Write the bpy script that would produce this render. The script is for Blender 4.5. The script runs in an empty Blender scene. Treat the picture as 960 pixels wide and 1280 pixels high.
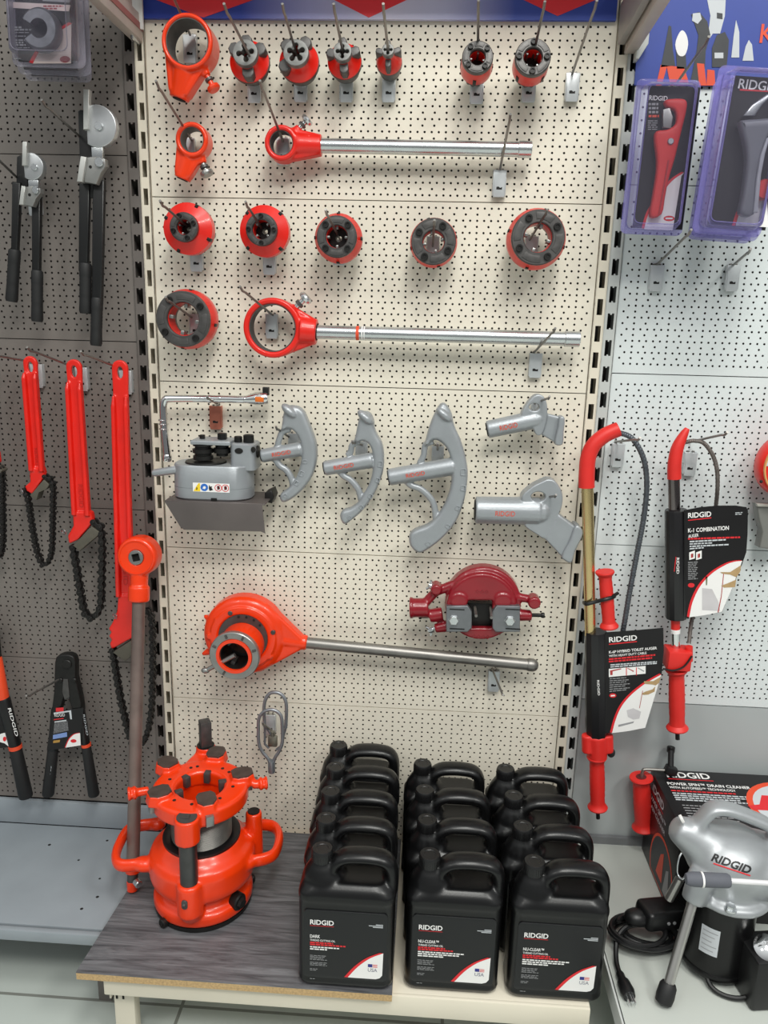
import bpy, bmesh, math, random
from mathutils import Vector as V, Matrix
R = math.radians
rnd = random.Random(7)
sc = bpy.context.scene
col = sc.collection
# ---------------------------------------------------------------- camera
FPX = 961.0
CAM = V((0.1339, -1.7701, 1.5344)); YAW, PITCH, ROLL = -.0532, -.236, .0256
_f = V((math.sin(YAW)*math.cos(PITCH), math.cos(YAW)*math.cos(PITCH), math.sin(PITCH)))
_r0 = V((math.cos(YAW), -math.sin(YAW), 0)); _u0 = _r0.cross(_f)
_r = _r0*math.cos(ROLL) + _u0*math.sin(ROLL); _u = _u0*math.cos(ROLL) - _r0*math.sin(ROLL)
cd = bpy.data.cameras.new('camera'); cam = bpy.data.objects.new('camera', cd); col.objects.link(cam)
cd.sensor_fit = 'VERTICAL'; cd.sensor_height = 24; cd.lens = 24*FPX/1280; cd.clip_start = .05
M3 = Matrix((_r, _u, -_f)).transposed(); M4 = M3.to_4x4(); M4.translation = CAM
cam.matrix_world = M4; sc.camera = cam
# ---------------------------------------------------------------- light
w = bpy.data.worlds.new('world'); sc.world = w; w.use_nodes = True
_nt = w.node_tree; _bg = _nt.nodes['Background']
_tc = _nt.nodes.new('ShaderNodeTexCoord'); _sp = _nt.nodes.new('ShaderNodeSeparateXYZ'); _rp = _nt.nodes.new('ShaderNodeValToRGB'); _mr = _nt.nodes.new('ShaderNodeMapRange')
_mr.inputs['From Min'].default_value = -1; _mr.inputs['From Max'].default_value = 1
_e = _rp.color_ramp.elements; _e[0].position = .40; _e[0].color = (.17, .175, .175, 1); _e[1].position = .80; _e[1].color = (.92, .96, .95, 1)
_k = _e.new(.55); _k.color = (.29, .30, .305, 1)
_nt.links.new(_tc.outputs['Generated'], _sp.inputs[0]); _nt.links.new(_sp.outputs[2], _mr.inputs['Value']); _nt.links.new(_mr.outputs[0], _rp.inputs['Fac']); _nt.links.new(_rp.outputs['Color'], _bg.inputs[0]); _bg.inputs[1].default_value = .85
def area(name, loc, sx, sy, power, color=(1, .995, .945), target=None):
    l = bpy.data.lights.new(name, 'AREA'); l.shape = 'RECTANGLE'; l.size = sx; l.size_y = sy; l.energy = power; l.color = color
    o = bpy.data.objects.new(name, l); col.objects.link(o); o.location = loc
    if target is not None:
        o.rotation_euler = (V(target)-V(loc)).to_track_quat('-Z', 'Y').to_euler()
    return o
area('overhead_light', (.45, -1.75, 3.6), .5, .5, 33)
area('overhead_light', (.3, -2.8, 3.6), 1.2, .6, 56)
area('overhead_light', (2.0, -2.4, 3.6), .6, .6, 52)  # unseen lamp added to brighten the right bay
area('overhead_light', (-1.9, -3.0, 3.6), .6, .6, 22)
sc.view_settings.view_transform = 'Standard'; sc.view_settings.look = 'None'
sc.view_settings.gamma = 1; sc.view_settings.use_curve_mapping = False; sc.view_settings.exposure = 0
# ---------------------------------------------------------------- photo ray -> point at a real distance
def ray(px, py): return _f + _r*((px-480)/FPX) - _u*((py-640)/FPX)
def W(px, py, d=0.0):
    v = ray(px, py); return CAM + v*((-d-CAM.y)/v.y)
def G(px, py, z):
    v = ray(px, py); return CAM + v*((z-CAM.z)/v.z)
def XP(px, py, x):
    v = ray(px, py); return CAM + v*((x-CAM.x)/v.x)
def SC(px, py, d=0.0): return (W(px+1, py, d)-W(px, py, d)).length
# ---------------------------------------------------------------- materials
def lin(c):
    c = c/255.0
    return c/12.92 if c <= .04045 else ((c+.055)/1.055)**2.4
def rgb(c): return (lin(c[0]), lin(c[1]), lin(c[2]), 1)
MATS = {}
def mat(name, c, rough=.5, metal=0.0, var=.06, vs=30, bump=0.0, bs=200, coat=0.0, spec=.5, alpha=None, rvar=0.0):
    if name in MATS: return MATS[name]
    m = bpy.data.materials.new(name); m.use_nodes = True; nt = m.node_tree; b = nt.nodes['Principled BSDF']
    N = nt.nodes.new; L = nt.links.new
    b.inputs['Roughness'].default_value = rough; b.inputs['Metallic'].default_value = metal
    b.inputs['Coat Weight'].default_value = coat; b.inputs['Coat Roughness'].default_value = .08
    b.inputs['Specular IOR Level'].default_value = spec
    tc = N('ShaderNodeTexCoord'); no = N('ShaderNodeTexNoise'); no.inputs['Scale'].default_value = vs; no.inputs['Detail'].default_value = 4
    L(tc.outputs['Object'], no.inputs['Vector'])
    rp = N('ShaderNodeValToRGB'); k = rgb(c)
    rp.color_ramp.elements[0].position = .3; rp.color_ramp.elements[1].position = .7
    rp.color_ramp.elements[0].color = (k[0]*(1-var), k[1]*(1-var), k[2]*(1-var), 1)
    rp.color_ramp.elements[1].color = (min(1, k[0]*(1+var)), min(1, k[1]*(1+var)), min(1, k[2]*(1+var)), 1)
    L(no.outputs['Fac'], rp.inputs['Fac']); L(rp.outputs['Color'], b.inputs['Base Color'])
    if rvar:
        mr = N('ShaderNodeMapRange'); mr.inputs['To Min'].default_value = max(.02, rough-rvar); mr.inputs['To Max'].default_value = min(1, rough+rvar)
        L(no.outputs['Fac'], mr.inputs['Value']); L(mr.outputs['Result'], b.inputs['Roughness'])
    if bump:
        n2 = N('ShaderNodeTexNoise'); n2.inputs['Scale'].default_value = bs; n2.inputs['Detail'].default_value = 3
        L(tc.outputs['Object'], n2.inputs['Vector'])
        bp = N('ShaderNodeBump'); bp.inputs['Strength'].default_value = bump; bp.inputs['Distance'].default_value = .002
        L(n2.outputs['Fac'], bp.inputs['Height']); L(bp.outputs['Normal'], b.inputs['Normal'])
    MATS[name] = m; return m
def clear_plastic(name, tint, opac):
    m = bpy.data.materials.new(name); m.use_nodes = True; nt = m.node_tree; b = nt.nodes['Principled BSDF']; out = nt.nodes['Material Output']
    b.inputs['Base Color'].default_value = rgb(tint); b.inputs['Roughness'].default_value = .12
    tr = nt.nodes.new('ShaderNodeBsdfTransparent'); mx = nt.nodes.new('ShaderNodeMixShader'); fr = nt.nodes.new('ShaderNodeFresnel')
    tr.inputs[0].default_value = (1-.25*(1-lin(tint[0])), 1-.25*(1-lin(tint[1])), 1-.25*(1-lin(tint[2])), 1)
    fr.inputs['IOR'].default_value = 1.35; ad = nt.nodes.new('ShaderNodeMath'); ad.operation = 'ADD'; ad.use_clamp = True; ad.inputs[1].default_value = opac
    nt.links.new(fr.outputs[0], ad.inputs[0]); nt.links.new(ad.outputs[0], mx.inputs[0])
    nt.links.new(tr.outputs[0], mx.inputs[1]); nt.links.new(b.outputs[0], mx.inputs[2]); nt.links.new(mx.outputs[0], out.inputs[0])
    MATS[name] = m; return m
CREAM = mat('cream_powdercoat', (228, 221, 205), .5, var=.025, vs=6)
CREAM2 = mat('cream_upright_paint', (222, 214, 196), .5, var=.03, vs=9)
LGREY = mat('light_grey_powdercoat', (212, 218, 218), .5, var=.025, vs=6)
LGREY2 = mat('light_grey_upright_paint', (190, 193, 190), .5, var=.03, vs=6)
DGREY = mat('dark_grey_powdercoat', (117, 110, 105), .5, var=.05, vs=6)
DGREY2 = mat('dark_grey_upright_paint', (102, 96, 92), .5, var=.05, vs=8)
BLUEGREY = mat('blue_grey_shelf_paint', (140, 147, 153), .42, var=.06, vs=9)
RSHELF = mat('pale_shelf_paint', (188, 192, 186), .4, var=.03, vs=5)
VOID = mat('dark_cavity', (22, 21, 20), .9)
ORANGE = mat('orange_enamel', (234, 58, 10), .28, var=.05, vs=14, bump=.12, bs=60, coat=.15)
ORANGE2 = mat('orange_plastic', (238, 78, 40), .45, var=.04)
RED = mat('red_enamel', (222, 32, 20), .34, var=.06, vs=20, bump=.08, bs=90, coat=.15)
REDPL = mat('red_plastic', (214, 40, 34), .48, var=.04, bump=.04, bs=120)
MAROON = mat('maroon_enamel', (134, 16, 30), .3, var=.08, vs=20, bump=.1, bs=70, coat=.3)
STEEL = mat('dark_steel', (88, 86, 85), .45, .6, var=.18, vs=60, bump=.08, bs=150)
STEELM = mat('machined_steel', (150, 150, 148), .36, .85, var=.1, vs=40)
PIPE = mat('bare_pipe_steel', (142, 139, 135), .42, .85, var=.14, vs=18, rvar=.1)
RUSTY = mat('worn_pipe_steel', (130, 114, 108), .5, .6, var=.22, vs=14, rvar=.1)
ZINC = mat('zinc_plate', (205, 208, 210), .27, .95, var=.05, vs=20)
CHROME = mat('chrome', (225, 225, 226), .08, 1, var=.02)
BRASS = mat('brassy_zinc', (214, 190, 138), .24, .95, var=.05, vs=12)
BLACK = mat('black_plastic', (18, 18, 19), .38, var=.1, bump=.03)
BLACKG = mat('black_hdpe', (13, 13, 14), .3, var=.08, vs=12, bump=.05, bs=320, spec=.4)
BLACKM = mat('black_oxide', (30, 29, 28), .45, .4, var=.2, vs=50)
RUBBER = mat('black_rubber', (22, 22, 23), .6, var=.1)
ALU = mat('cast_aluminium_paint', (160, 164, 168), .42, .45, var=.05, vs=22, bump=.14, bs=160)
ALUB = mat('bright_cast_aluminium', (168, 171, 174), .42, .5, var=.05, vs=22, bump=.08, bs=120)
CARD = mat('black_card_print', (22, 20, 22), .35, var=.05, spec=.35)
WHITE = mat('white_print', (236, 234, 232), .5, var=.01)
PINKW = mat('pale_pink_print', (228, 208, 204), .5, var=.01)
REDP = mat('red_print', (214, 36, 44), .5, var=.01)
ORP = mat('orange_print', (222, 74, 40), .5, var=.01)
GREYP = mat('grey_print', (150, 150, 152), .5, var=.02)
LGP = mat('light_grey_print', (196, 200, 204), .5, var=.02)
BLUEP = mat('blue_print', (38, 62, 140), .42, var=.03)
NAVYP = mat('navy_print', (44, 46, 128), .5, var=.02)
YELP = mat('yellow_print', (240, 205, 40), .5, var=.02)
SKINP = mat('tan_print', (176, 146, 104), .5, var=.1, vs=80)
DGP = mat('charcoal_print', (52, 54, 58), .5, var=.1, vs=50)
BLACKP = mat('ink_black_print', (14, 14, 15), .5, var=.02)
TAPE = mat('grey_foam_grip', (92, 94, 102), .7, var=.06, bump=.1, bs=300)
PURPLE = clear_plastic('purple_tinted_clear_plastic', (168, 160, 226), .26)
CLEAR = clear_plastic('clear_blister_plastic', (206, 202, 226), .04)
CLEARG = clear_plastic('grey_clear_plastic', (190, 186, 200), .2)
# ---------------------------------------------------------------- mesh helpers (all add to a bmesh)
def B(): return bmesh.new()
def frame_of(d):
    d = V(d).normalized(); a = V((0, 0, 1)) if abs(d.z) < .9 else V((1, 0, 0))
    x = a.cross(d).normalized(); return x, d.cross(x).normalized(), d
def box(bm, c, s, rot=None, bev=0.0, seg=2):
    r = bmesh.ops.create_cube(bm, size=1); vs = r['verts']
    M = Matrix.Translation(V(c)) @ (rot.to_4x4() if rot else Matrix.Identity(4)) @ Matrix.Diagonal((s[0], s[1], s[2], 1))
    bmesh.ops.transform(bm, matrix=M, verts=vs)
    if bev > 0:
        es = list({e for v in vs for e in v.link_edges})
        bmesh.ops.bevel(bm, geom=es, offset=bev, segments=seg, affect='EDGES', profile=.5)
def bar(bm, a, b, wx, wy, up=(0, 1, 0), bev=0.0):
    a, b = V(a), V(b); t = (b-a); L = t.length; t.normalize(); y = V(up); y = (y-t*y.dot(t)).normalized(); x = y.cross(t)
    box(bm, (a+b)/2, (wx, wy, L), Matrix((x, y, t)).transposed(), bev)
def lathe(bm, prof, o, d, n=32, closed=False, a0=0, a1=None):
    x, y, z = frame_of(d); o = V(o); full = a1 is None; a1 = a0+2*math.pi if full else a1
    k = n if full else n+1; rings = []
    for r, h in prof:
        if r < 1e-6: rings.append([bm.verts.new(o+z*h)]*k)
        else: rings.append([bm.verts.new(o+z*h+(x*math.cos(a0+(a1-a0)*i/n)+y*math.sin(a0+(a1-a0)*i/n))*r) for i in range(k)])
    pairs = list(zip(rings, rings[1:])) + ([(rings[-1], rings[0])] if closed else [])
    for A, C in pairs:
        for i in range(n):
            j = (i+1) % k
            q = []
            for v in (A[i], A[j], C[j], C[i]):
                if v not in q: q.append(v)
            if len(q) > 2:
                try: bm.faces.new(q)
                except ValueError: pass
    if not closed and full:
        for rg in (rings[0], rings[-1]):
            if rg[0] is not rg[1]:
                try: bm.faces.new(rg)
                except ValueError: pass
def cyl(bm, a, b, r, r2=None, n=20, bev=0.0):
    a, b = V(a), V(b); r2 = r if r2 is None else r2; h = (b-a).length
    if bev: lathe(bm, [(r-bev, 0), (r, bev), (r2, h-bev), (r2-bev, h)], a, b-a, n)
    else: lathe(bm, [(r, 0), (r2, h)], a, b-a, n)
def ringm(bm, c, d, ro, ri, h0, h1, n=40, bev=0.0):
    b = bev
    p = [(ri+b, h0), (ro-b, h0), (ro, h0+b), (ro, h1-b), (ro-b, h1), (ri+b, h1), (ri, h1-b), (ri, h0+b)] if b else [(ri, h0), (ro, h0), (ro, h1), (ri, h1)]
    lathe(bm, p, c, d, n, closed=True)
def sph(bm, c, r, s=(1, 1, 1), n=16, rot=None):
    g = bmesh.ops.create_uvsphere(bm, u_segments=n, v_segments=max(6, n//2), radius=r)
    M = Matrix.Translation(V(c)) @ (rot.to_4x4() if rot else Matrix.Identity(4)) @ Matrix.Diagonal((s[0], s[1], s[2], 1))
    bmesh.ops.transform(bm, matrix=M, verts=g['verts'])
def crom(pts, k=6, closed=False):
    pts = [V(p) for p in pts]; n = len(pts); out = []
    rng = range(n) if closed else range(n-1)
    for i in rng:
        if closed: p0, p1, p2, p3 = pts[i-1], pts[i], pts[(i+1) % n], pts[(i+2) % n]
        else: p0, p1, p2, p3 = pts[max(0, i-1)], pts[i], pts[i+1], pts[min(n-1, i+2)]
        for j in range(k):
            t = j/k
            out.append(.5*((2*p1)+(p2-p0)*t+(2*p0-5*p1+4*p2-p3)*t*t+(3*p1-p0-3*p2+p3)*t**3))
    if not closed: out.append(pts[-1])
    return out
def tube(bm, pts, r, n=10, closed=False, sec=None, up=None):
    pts = [V(p) for p in pts]; m = len(pts); rr = r if isinstance(r, (list, tuple)) else [r]*m
    rings = []; nx = None
    for i, p in enumerate(pts):
        a = pts[i-1] if (i > 0 or closed) else p; b = pts[(i+1) % m] if (i < m-1 or closed) else p
        t = (b-a).normalized()
        if up is not None: yv = V(up); yv = (yv-t*yv.dot(t)).normalized(); xv = yv.cross(t)
        else:
            if nx is None: nx = frame_of(t)[0]
            nx = (nx-t*nx.dot(t)); nx.normalize(); xv = nx; yv = t.cross(xv)
        sx, sy = sec if sec else (1, 1)
        rings.append([bm.verts.new(p+(xv*math.cos(2*math.pi*k/n)*sx+yv*math.sin(2*math.pi*k/n)*sy)*rr[i]) for k in range(n)])
    for i in range(m if closed else m-1):
        A, C = rings[i], rings[(i+1) % m]
        for k in range(n): bm.faces.new((A[k], A[(k+1) % n], C[(k+1) % n], C[k]))
    if not closed: bm.faces.new(rings[0][::-1]); bm.faces.new(rings[-1])
def loft(bm, secs, cap=True):
    rings = [[bm.verts.new(V(p)) for p in s] for s in secs]; n = len(rings[0])
    for A, C in zip(rings, rings[1:]):
        for k in range(n): bm.faces.new((A[k], A[(k+1) % n], C[(k+1) % n], C[k]))
    if cap: bm.faces.new(rings[0][::-1]); bm.faces.new(rings[-1])
def rrect(cx, cy, w_, h_, r, n=6):
    o = []
    for qx, qy, a in ((1, 1, 0), (-1, 1, 90), (-1, -1, 180), (1, -1, 270)):
        for i in range(n+1):
            t = R(a+90*i/n); o.append((cx+qx*(w_/2-r)+r*math.cos(t), cy+qy*(h_/2-r)+r*math.sin(t)))
    return o
def circ(cx, cy, r, n=24, a0=0, ry=None): return [(cx+r*math.cos(a0+2*math.pi*i/n), cy+(ry or r)*math.sin(a0+2*math.pi*i/n)) for i in range(n)]
def outl(bm, loops, y0, y1, bev=0.0, M=None):
    """fill 2D loops (x,z), y from y0 (front) to y1 (back), rounded edges"""
    cu = bpy.data.curves.new('tmp', 'CURVE'); cu.dimensions = '2D'; cu.fill_mode = 'BOTH'
    for lp in loops:
        s = cu.splines.new('POLY'); s.points.add(len(lp)-1); s.use_cyclic_u = True
        for p, q in zip(s.points, lp): p.co = (q[0], q[1], 0, 1)
    t = abs(y1-y0)/2; b = min(bev, t*.98)
    cu.extrude = t-b; cu.bevel_depth = b; cu.bevel_resolution = 2 if b else 0; cu.offset = -b
    o = bpy.data.objects.new('tmp', cu); me = bpy.data.meshes.new_from_object(o)
    T = Matrix(((1, 0, 0, 0), (0, 0, -1, (y0+y1)/2), (0, 1, 0, 0), (0, 0, 0, 1)))
    me.transform((M @ T) if M else T)
    b2 = bmesh.new(); b2.from_mesh(me); bmesh.ops.remove_doubles(b2, verts=b2.verts, dist=1e-6); b2.to_mesh(me); b2.free()
    bm.from_mesh(me); bpy.data.objects.remove(o); bpy.data.curves.remove(cu); bpy.data.meshes.remove(me)
def pxz(pts, d, smooth=0, closed=True):
    q = [W(x, y, d) for x, y in pts]
    if smooth: q = crom(q, smooth, closed)
    return [(p.x, p.z) for p in q]
def fuse(bm, vox, it=4):
    """weld everything in bm into one cast surface"""
    me = bpy.data.meshes.new('tmp'); bmesh.ops.recalc_face_normals(bm, faces=bm.faces); bm.to_mesh(me); bm.free()
    o = bpy.data.objects.new('tmp', me); col.objects.link(o)
    m = o.modifiers.new('r', 'REMESH'); m.mode = 'VOXEL'; m.voxel_size = vox
    s = o.modifiers.new('s', 'SMOOTH'); s.iterations = it; s.factor = .5
    dg = bpy.context.evaluated_depsgraph_get(); dg.update(); e = o.evaluated_get(dg); m2 = bpy.data.meshes.new_from_object(e)
    b2 = bmesh.new(); b2.from_mesh(m2); bpy.data.objects.remove(o); bpy.data.meshes.remove(me); bpy.data.meshes.remove(m2)
    b2['fused'] if False else None
    return b2
# ---------------------------------------------------------------- object helpers
def thing(name, label, cat, loc=(0, 0, 0), rot=None, group=None):
    o = bpy.data.objects.new(name, None); col.objects.link(o); o.empty_display_size = .05
    o.location = loc
    if rot: o.rotation_euler = rot
    o['label'] = label; o['category'] = cat
    if group: o['group'] = group
    return o
def part(name, bm, m, parent=None, ang=40, label=None, local=False, weld=False):
    me = bpy.data.meshes.new(name)
    if weld: bmesh.ops.remove_doubles(bm, verts=bm.verts, dist=1e-5)
    bmesh.ops.recalc_face_normals(bm, faces=bm.faces); bm.to_mesh(me); bm.free()
    me.materials.append(m); me.shade_smooth()
    if ang < 180: me.set_sharp_from_angle(angle=R(ang))
    o = bpy.data.objects.new(name, me); col.objects.link(o)
    if parent is not None:
        o.parent = parent
        if not local and parent.parent is None and parent.type == 'EMPTY': o.matrix_parent_inverse = parent.matrix_basis.inverted()
    if label: o['label'] = label
    return o
def solo(name, bm, m, label, cat, group=None, ang=40):
    o = part(name, bm, m, None, ang); o['label'] = label; o['category'] = cat
    if group: o['group'] = group
    return o
def struct(name, bm, m, parent=None):
    o = part(name, bm, m, parent)
    if parent is None: o['kind'] = 'structure'
    return o
def dup(root, loc, label, rot=None, group=None):
    r = root.copy(); col.objects.link(r); r.location = loc; r['label'] = label
    if rot: r.rotation_euler = rot
    if group: r['group'] = group
    for ch in list(root.children):
        c = ch.copy(); col.objects.link(c); c.parent = r
        for g in list(ch.children):
            h = g.copy(); col.objects.link(h); h.parent = c
    return r
def text_bm(bm, s, tl, right, up, wd, ht, ext=.0004, bold=.012):
    """letters fitted into a wd x ht rectangle whose top-left corner is tl"""
    cu = bpy.data.curves.new('tmp', 'FONT'); cu.body = s; cu.size = 1; cu.offset = bold; cu.resolution_u = 3
    o = bpy.data.objects.new('tmp', cu); me = bpy.data.meshes.new_from_object(o)
    xs = [v.co.x for v in me.vertices]; ys = [v.co.y for v in me.vertices]
    x0, x1, y0, y1 = min(xs), max(xs), min(ys), max(ys)
    r_ = V(right).normalized(); u_ = V(up).normalized(); nrm = r_.cross(u_); tl = V(tl)
    for v in me.vertices:
        a = (v.co.x-x0)/(x1-x0)*wd; b = (v.co.y-y1)/(y1-y0)*ht
        v.co = tl+r_*a+u_*b+nrm*ext
    bm.from_mesh(me); bpy.data.objects.remove(o); bpy.data.curves.remove(cu); bpy.data.meshes.remove(me)
def lettering(s, tl, right, up, wd, ht, m, parent, ext=.0006, bold=.012, name='lettering', local=False):
    bm = B(); text_bm(bm, s, tl, right, up, wd, ht, ext, bold); return part(name, bm, m, parent, local=local)
def quad(bm, tl, right, up, x, y, wd, ht, ext=.0004, th=0):
    r_ = V(right).normalized(); u_ = V(up).normalized(); n_ = r_.cross(u_); o = V(tl)+n_*ext
    bm.faces.new([bm.verts.new(o+r_*a+u_*b) for a, b in ((x, -y), (x+wd, -y), (x+wd, -y-ht), (x, -y-ht))])
def poly(bm, tl, right, up, pts, ext=.0004):
    r_ = V(right).normalized(); u_ = V(up).normalized(); n_ = r_.cross(u_); o = V(tl)+n_*ext
    f = bm.faces.new([bm.verts.new(o+r_*a-u_*b) for a, b in pts]); bmesh.ops.triangulate(bm, faces=[f])
XR, ZU = V((1, 0, 0)), V((0, 0, 1))
def arc(cx, cz, r, a0, a1, n=12, rz=None): return [(cx+r*math.cos(R(a0+(a1-a0)*i/n)), cz+(rz or r)*math.sin(R(a0+(a1-a0)*i/n))) for i in range(n+1)]
# ================================================================ setting and shelving
def plane_box(x0, x1, y0, y1, z0, z1, bev=0.0):
    bm = B(); box(bm, ((x0+x1)/2, (y0+y1)/2, (z0+z1)/2), (x1-x0, y1-y0, z1-z0), bev=bev); return bm
def floor_mat():
    m = bpy.data.materials.new('floor_tile'); m.use_nodes = True; nt = m.node_tree; b = nt.nodes['Principled BSDF']
    tc = nt.nodes.new('ShaderNodeTexCoord'); br = nt.nodes.new('ShaderNodeTexBrick'); br.offset = 0
    br.inputs['Color1'].default_value = rgb((190, 196, 190)); br.inputs['Color2'].default_value = rgb((184, 191, 186)); br.inputs['Mortar'].default_value = rgb((128, 130, 124))
    br.inputs['Scale'].default_value = 1; br.inputs['Mortar Size'].default_value = .004; br.inputs['Brick Width'].default_value = .6; br.inputs['Row Height'].default_value = .6
    mp = nt.nodes.new('ShaderNodeMapping'); mp.inputs['Location'].default_value = (.38, .34, 0)
    nt.links.new(tc.outputs['Object'], mp.inputs[0]); nt.links.new(mp.outputs[0], br.inputs['Vector']); nt.links.new(br.outputs['Color'], b.inputs['Base Color'])
    b.inputs['Roughness'].default_value = .3; return m
struct('floor', plane_box(-4, 4, -5, .3, -.05, 0), floor_mat())
struct('wall_back', plane_box(-4, 4, .07, .12, 0, 3.3), mat('back_wall_unlit_gap', (46, 41, 37), .9))  # near-black colour stands in for the unlit gap behind the peg holes

def peg_mesh(wd, ht, name):
    bm = B(); hw, hh = wd/2-.001, ht/2-.001; rh = .0025
    def cell(cx, cz, w_, h_, r):
        o = [(cx+sx*w_/2, cz+sz*h_/2) for sx, sz in ((1, 0), (1, 1), (0, 1), (-1, 1), (-1, 0), (-1, -1), (0, -1), (1, -1))]
        i = [(cx+r*math.cos(R(45*k)), cz+r*math.sin(R(45*k))) for k in range(8)]
        ov = [bm.verts.new((a, 0, b)) for a, b in o]; iv = [bm.verts.new((a, 0, b)) for a, b in i]; iw = [bm.verts.new((a, .0012, b)) for a, b in i]
        for k in range(8):
            j = (k+1) % 8; bm.faces.new((ov[k], ov[j], iv[j], iv[k])); bm.faces.new((iv[k], iv[j], iw[j], iw[k]))
    def rect(x0, x1, z0, z1, y=0): bm.faces.new([bm.verts.new((a, y, b)) for a, b in ((x0, z0), (x1, z0), (x1, z1), (x0, z1))])
    n = int(ht/.0125)-1; n -= (n % 2 == 0); z = -(n-1)/2*.0125
    rect(-hw, hw, -hh, z-.00625); rect(-hw, hw, z+(n-1)*.0125+.00625, hh)
    for r in range(n):
        zc = z+r*.0125; p = .015 if r % 2 == 0 else .025; k = int((hw-.011)/p)
        for i in range(-k, k+1): cell(i*p, zc, p, .0125, rh)
        e = (k+.5)*p; 
        if e < hw: rect(-hw, -e, zc-.00625, zc+.00625); rect(e, hw, zc-.00625, zc+.00625)
    for s in (-1, 1):   # folded edges
        bm.faces.new([bm.verts.new(c) for c in ((-hw, 0, s*hh), (hw, 0, s*hh), (hw, .012, s*hh), (-hw, .012, s*hh))])
        bm.faces.new([bm.verts.new(c) for c in ((s*hw, 0, -hh), (s*hw, 0, hh), (s*hw, .012, hh), (s*hw, .012, -hh))])
    me = bpy.data.meshes.new(name); bm.to_mesh(me); bm.free(); return me
def panels(bay, xc, wd, tops, m, cname, words):
    me = None
    for i, (z1, z0) in enumerate(tops):
        if me is None or abs((z1-z0)-me[1]) > 1e-4:
            q = peg_mesh(wd, z1-z0, 'pegboard_panel'); q.materials.append(m); me = (q, z1-z0)
        o = bpy.data.objects.new('pegboard_panel', me[0]); col.objects.link(o); o.location = (xc, 0, (z0+z1)/2)
        o['label'] = '%s perforated steel back panel %s of the %s bay' % (cname, words[i], bay); o['category'] = 'pegboard panel'; o['group'] = 'back panels of the %s bay' % bay
panels('middle', 0, .978, [(2.2, 1.8), (1.8, 1.4), (1.4, 1.0), (1.0, .6), (.6, .2)], CREAM, 'cream',
       ['topmost', 'second from the top', 'in the centre', 'second from the bottom', 'lowest, behind the black jugs,'])
panels('left', -.5375-.489, .978, [(2.283, 1.883), (1.883, 1.487), (1.487, 1.09), (1.09, .69), (.69, .284)], DGREY, 'dark grey',
       ['topmost, behind the blister packs,', 'behind the tube benders,', 'behind the chain wrench handles,', 'behind the hanging chains,', 'lowest, behind the bolt cutters,'])
panels('right', .5405+.489, .978, [(2.24, 1.84), (1.84, 1.447), (1.447, 1.05), (1.05, .652)], LGREY, 'light grey',
       ['topmost, behind the hanging packs,', 'with two bare hooks,', 'behind the auger bends,', 'lowest, behind the auger tags,'])
def upright(x, m, label, z0, z1, sw, ph, wd=.026, notch=True):
    bm = B(); y0 = -.004; hw = wd/2; t = .002; pitch = .0571; sh = .034; sx = sw/2
    box(bm, (x-(hw+sx)/2, y0+t/2, (z0+z1)/2), (hw-sx, t, z1-z0)); box(bm, (x+(hw+sx)/2, y0+t/2, (z0+z1)/2), (hw-sx, t, z1-z0))
    z = z0+ph; prev = z0
    while z < z1:
        box(bm, (x, y0+t/2, (prev+z)/2), (sw, t, z-prev))
        if notch: box(bm, (x, y0+t/2, z+.0015), (sw*.24, t, .003)), box(bm, (x, y0+t/2, z+sh-.0015), (sw*.24, t, .003))
        prev = z+sh; z += pitch
    box(bm, (x, y0+t/2, (prev+z1)/2), (sw, t, max(.002, z1-prev)))
    for s in (-1, 1): box(bm, (x+s*(hw-t/2), y0+.026, (z0+z1)/2), (t, .052, z1-z0))
    u = thing('slotted_upright', label, 'shelf upright', (x, 0, z0), group='slotted uprights'); part('column', bm, m, u)
    b2 = B(); box(b2, (x, .045, (z0+z1)/2), (wd-.006, .004, z1-z0)); part('channel_back', b2, VOID, u); return u
upright(-.5005, CREAM2, 'narrow cream slotted upright along the left edge of the middle bay', .0, 2.3, .010, .012, .022, False)
upright(.5015, CREAM2, 'narrow cream slotted upright along the right edge of the middle bay', .0, 2.3, .012, .03, .024, False)
upright(-.5245, DGREY2, 'dark grey slotted upright bordering the left bay', .0, 2.3, .015, .03, .026)
upright(.5270, LGREY2, 'light grey slotted upright bordering the right bay', .0, 2.3, .014, .0, .027)
# ---- lower plain back panels
solo('plain_back_panel', plane_box(.541, 1.52, 0, .012, .256, .65), mat('plain_panel_shaded_grey', (168, 174, 174), .5, var=.03, vs=5), 'plain light grey unperforated panel behind the drain cleaner box', 'back panel')  # grey darkened to carry the carton's shade and the weaker light low down
bm = B(); box(bm, (-1.03, -.006, .247), (.98, .012, .07), bev=.002); solo('plain_back_panel', bm, BLUEGREY, 'plain blue-grey strip below the bolt cutters at the back of the left shelf', 'back panel')
# ---- left base shelf
sh = thing('base_shelf', 'blue-grey empty steel base shelf below the bolt cutters on the left', 'shelf', (-1.03, -.19, 0), group='base shelves')
bm = B(); box(bm, (-1.035, -.184, .205), (1.03, .345, .012), bev=.002); box(bm, (-1.035, -.370, .198), (1.03, .014, .028), bev=.003); part('deck', bm, BLUEGREY, sh)
bm = B(); box(bm, (-1.035, -.3595, .195), (1.03, .008, .012)); part('front_groove', bm, DGREY2, sh)
for (x, y) in [(-.58, -.05), (-.70, -.14), (-.80, -.09), (-.62, -.2), (-.60, -.26), (-.66, -.06), (-.9, -.3), (-.62, -.3)]:
    bm = B(); lathe(bm, [(.0045*rnd.uniform(.6, 1.1), 0), (.003, .0003)], (x, y, .2111), (0, 0, 1), 9); part('paint_chip', bm, VOID, sh)
bm = B(); box(bm, (-1.035, -.04, .1), (1.0, .01, .198)); part('kick_plate', bm, DGREY2, sh)
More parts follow.
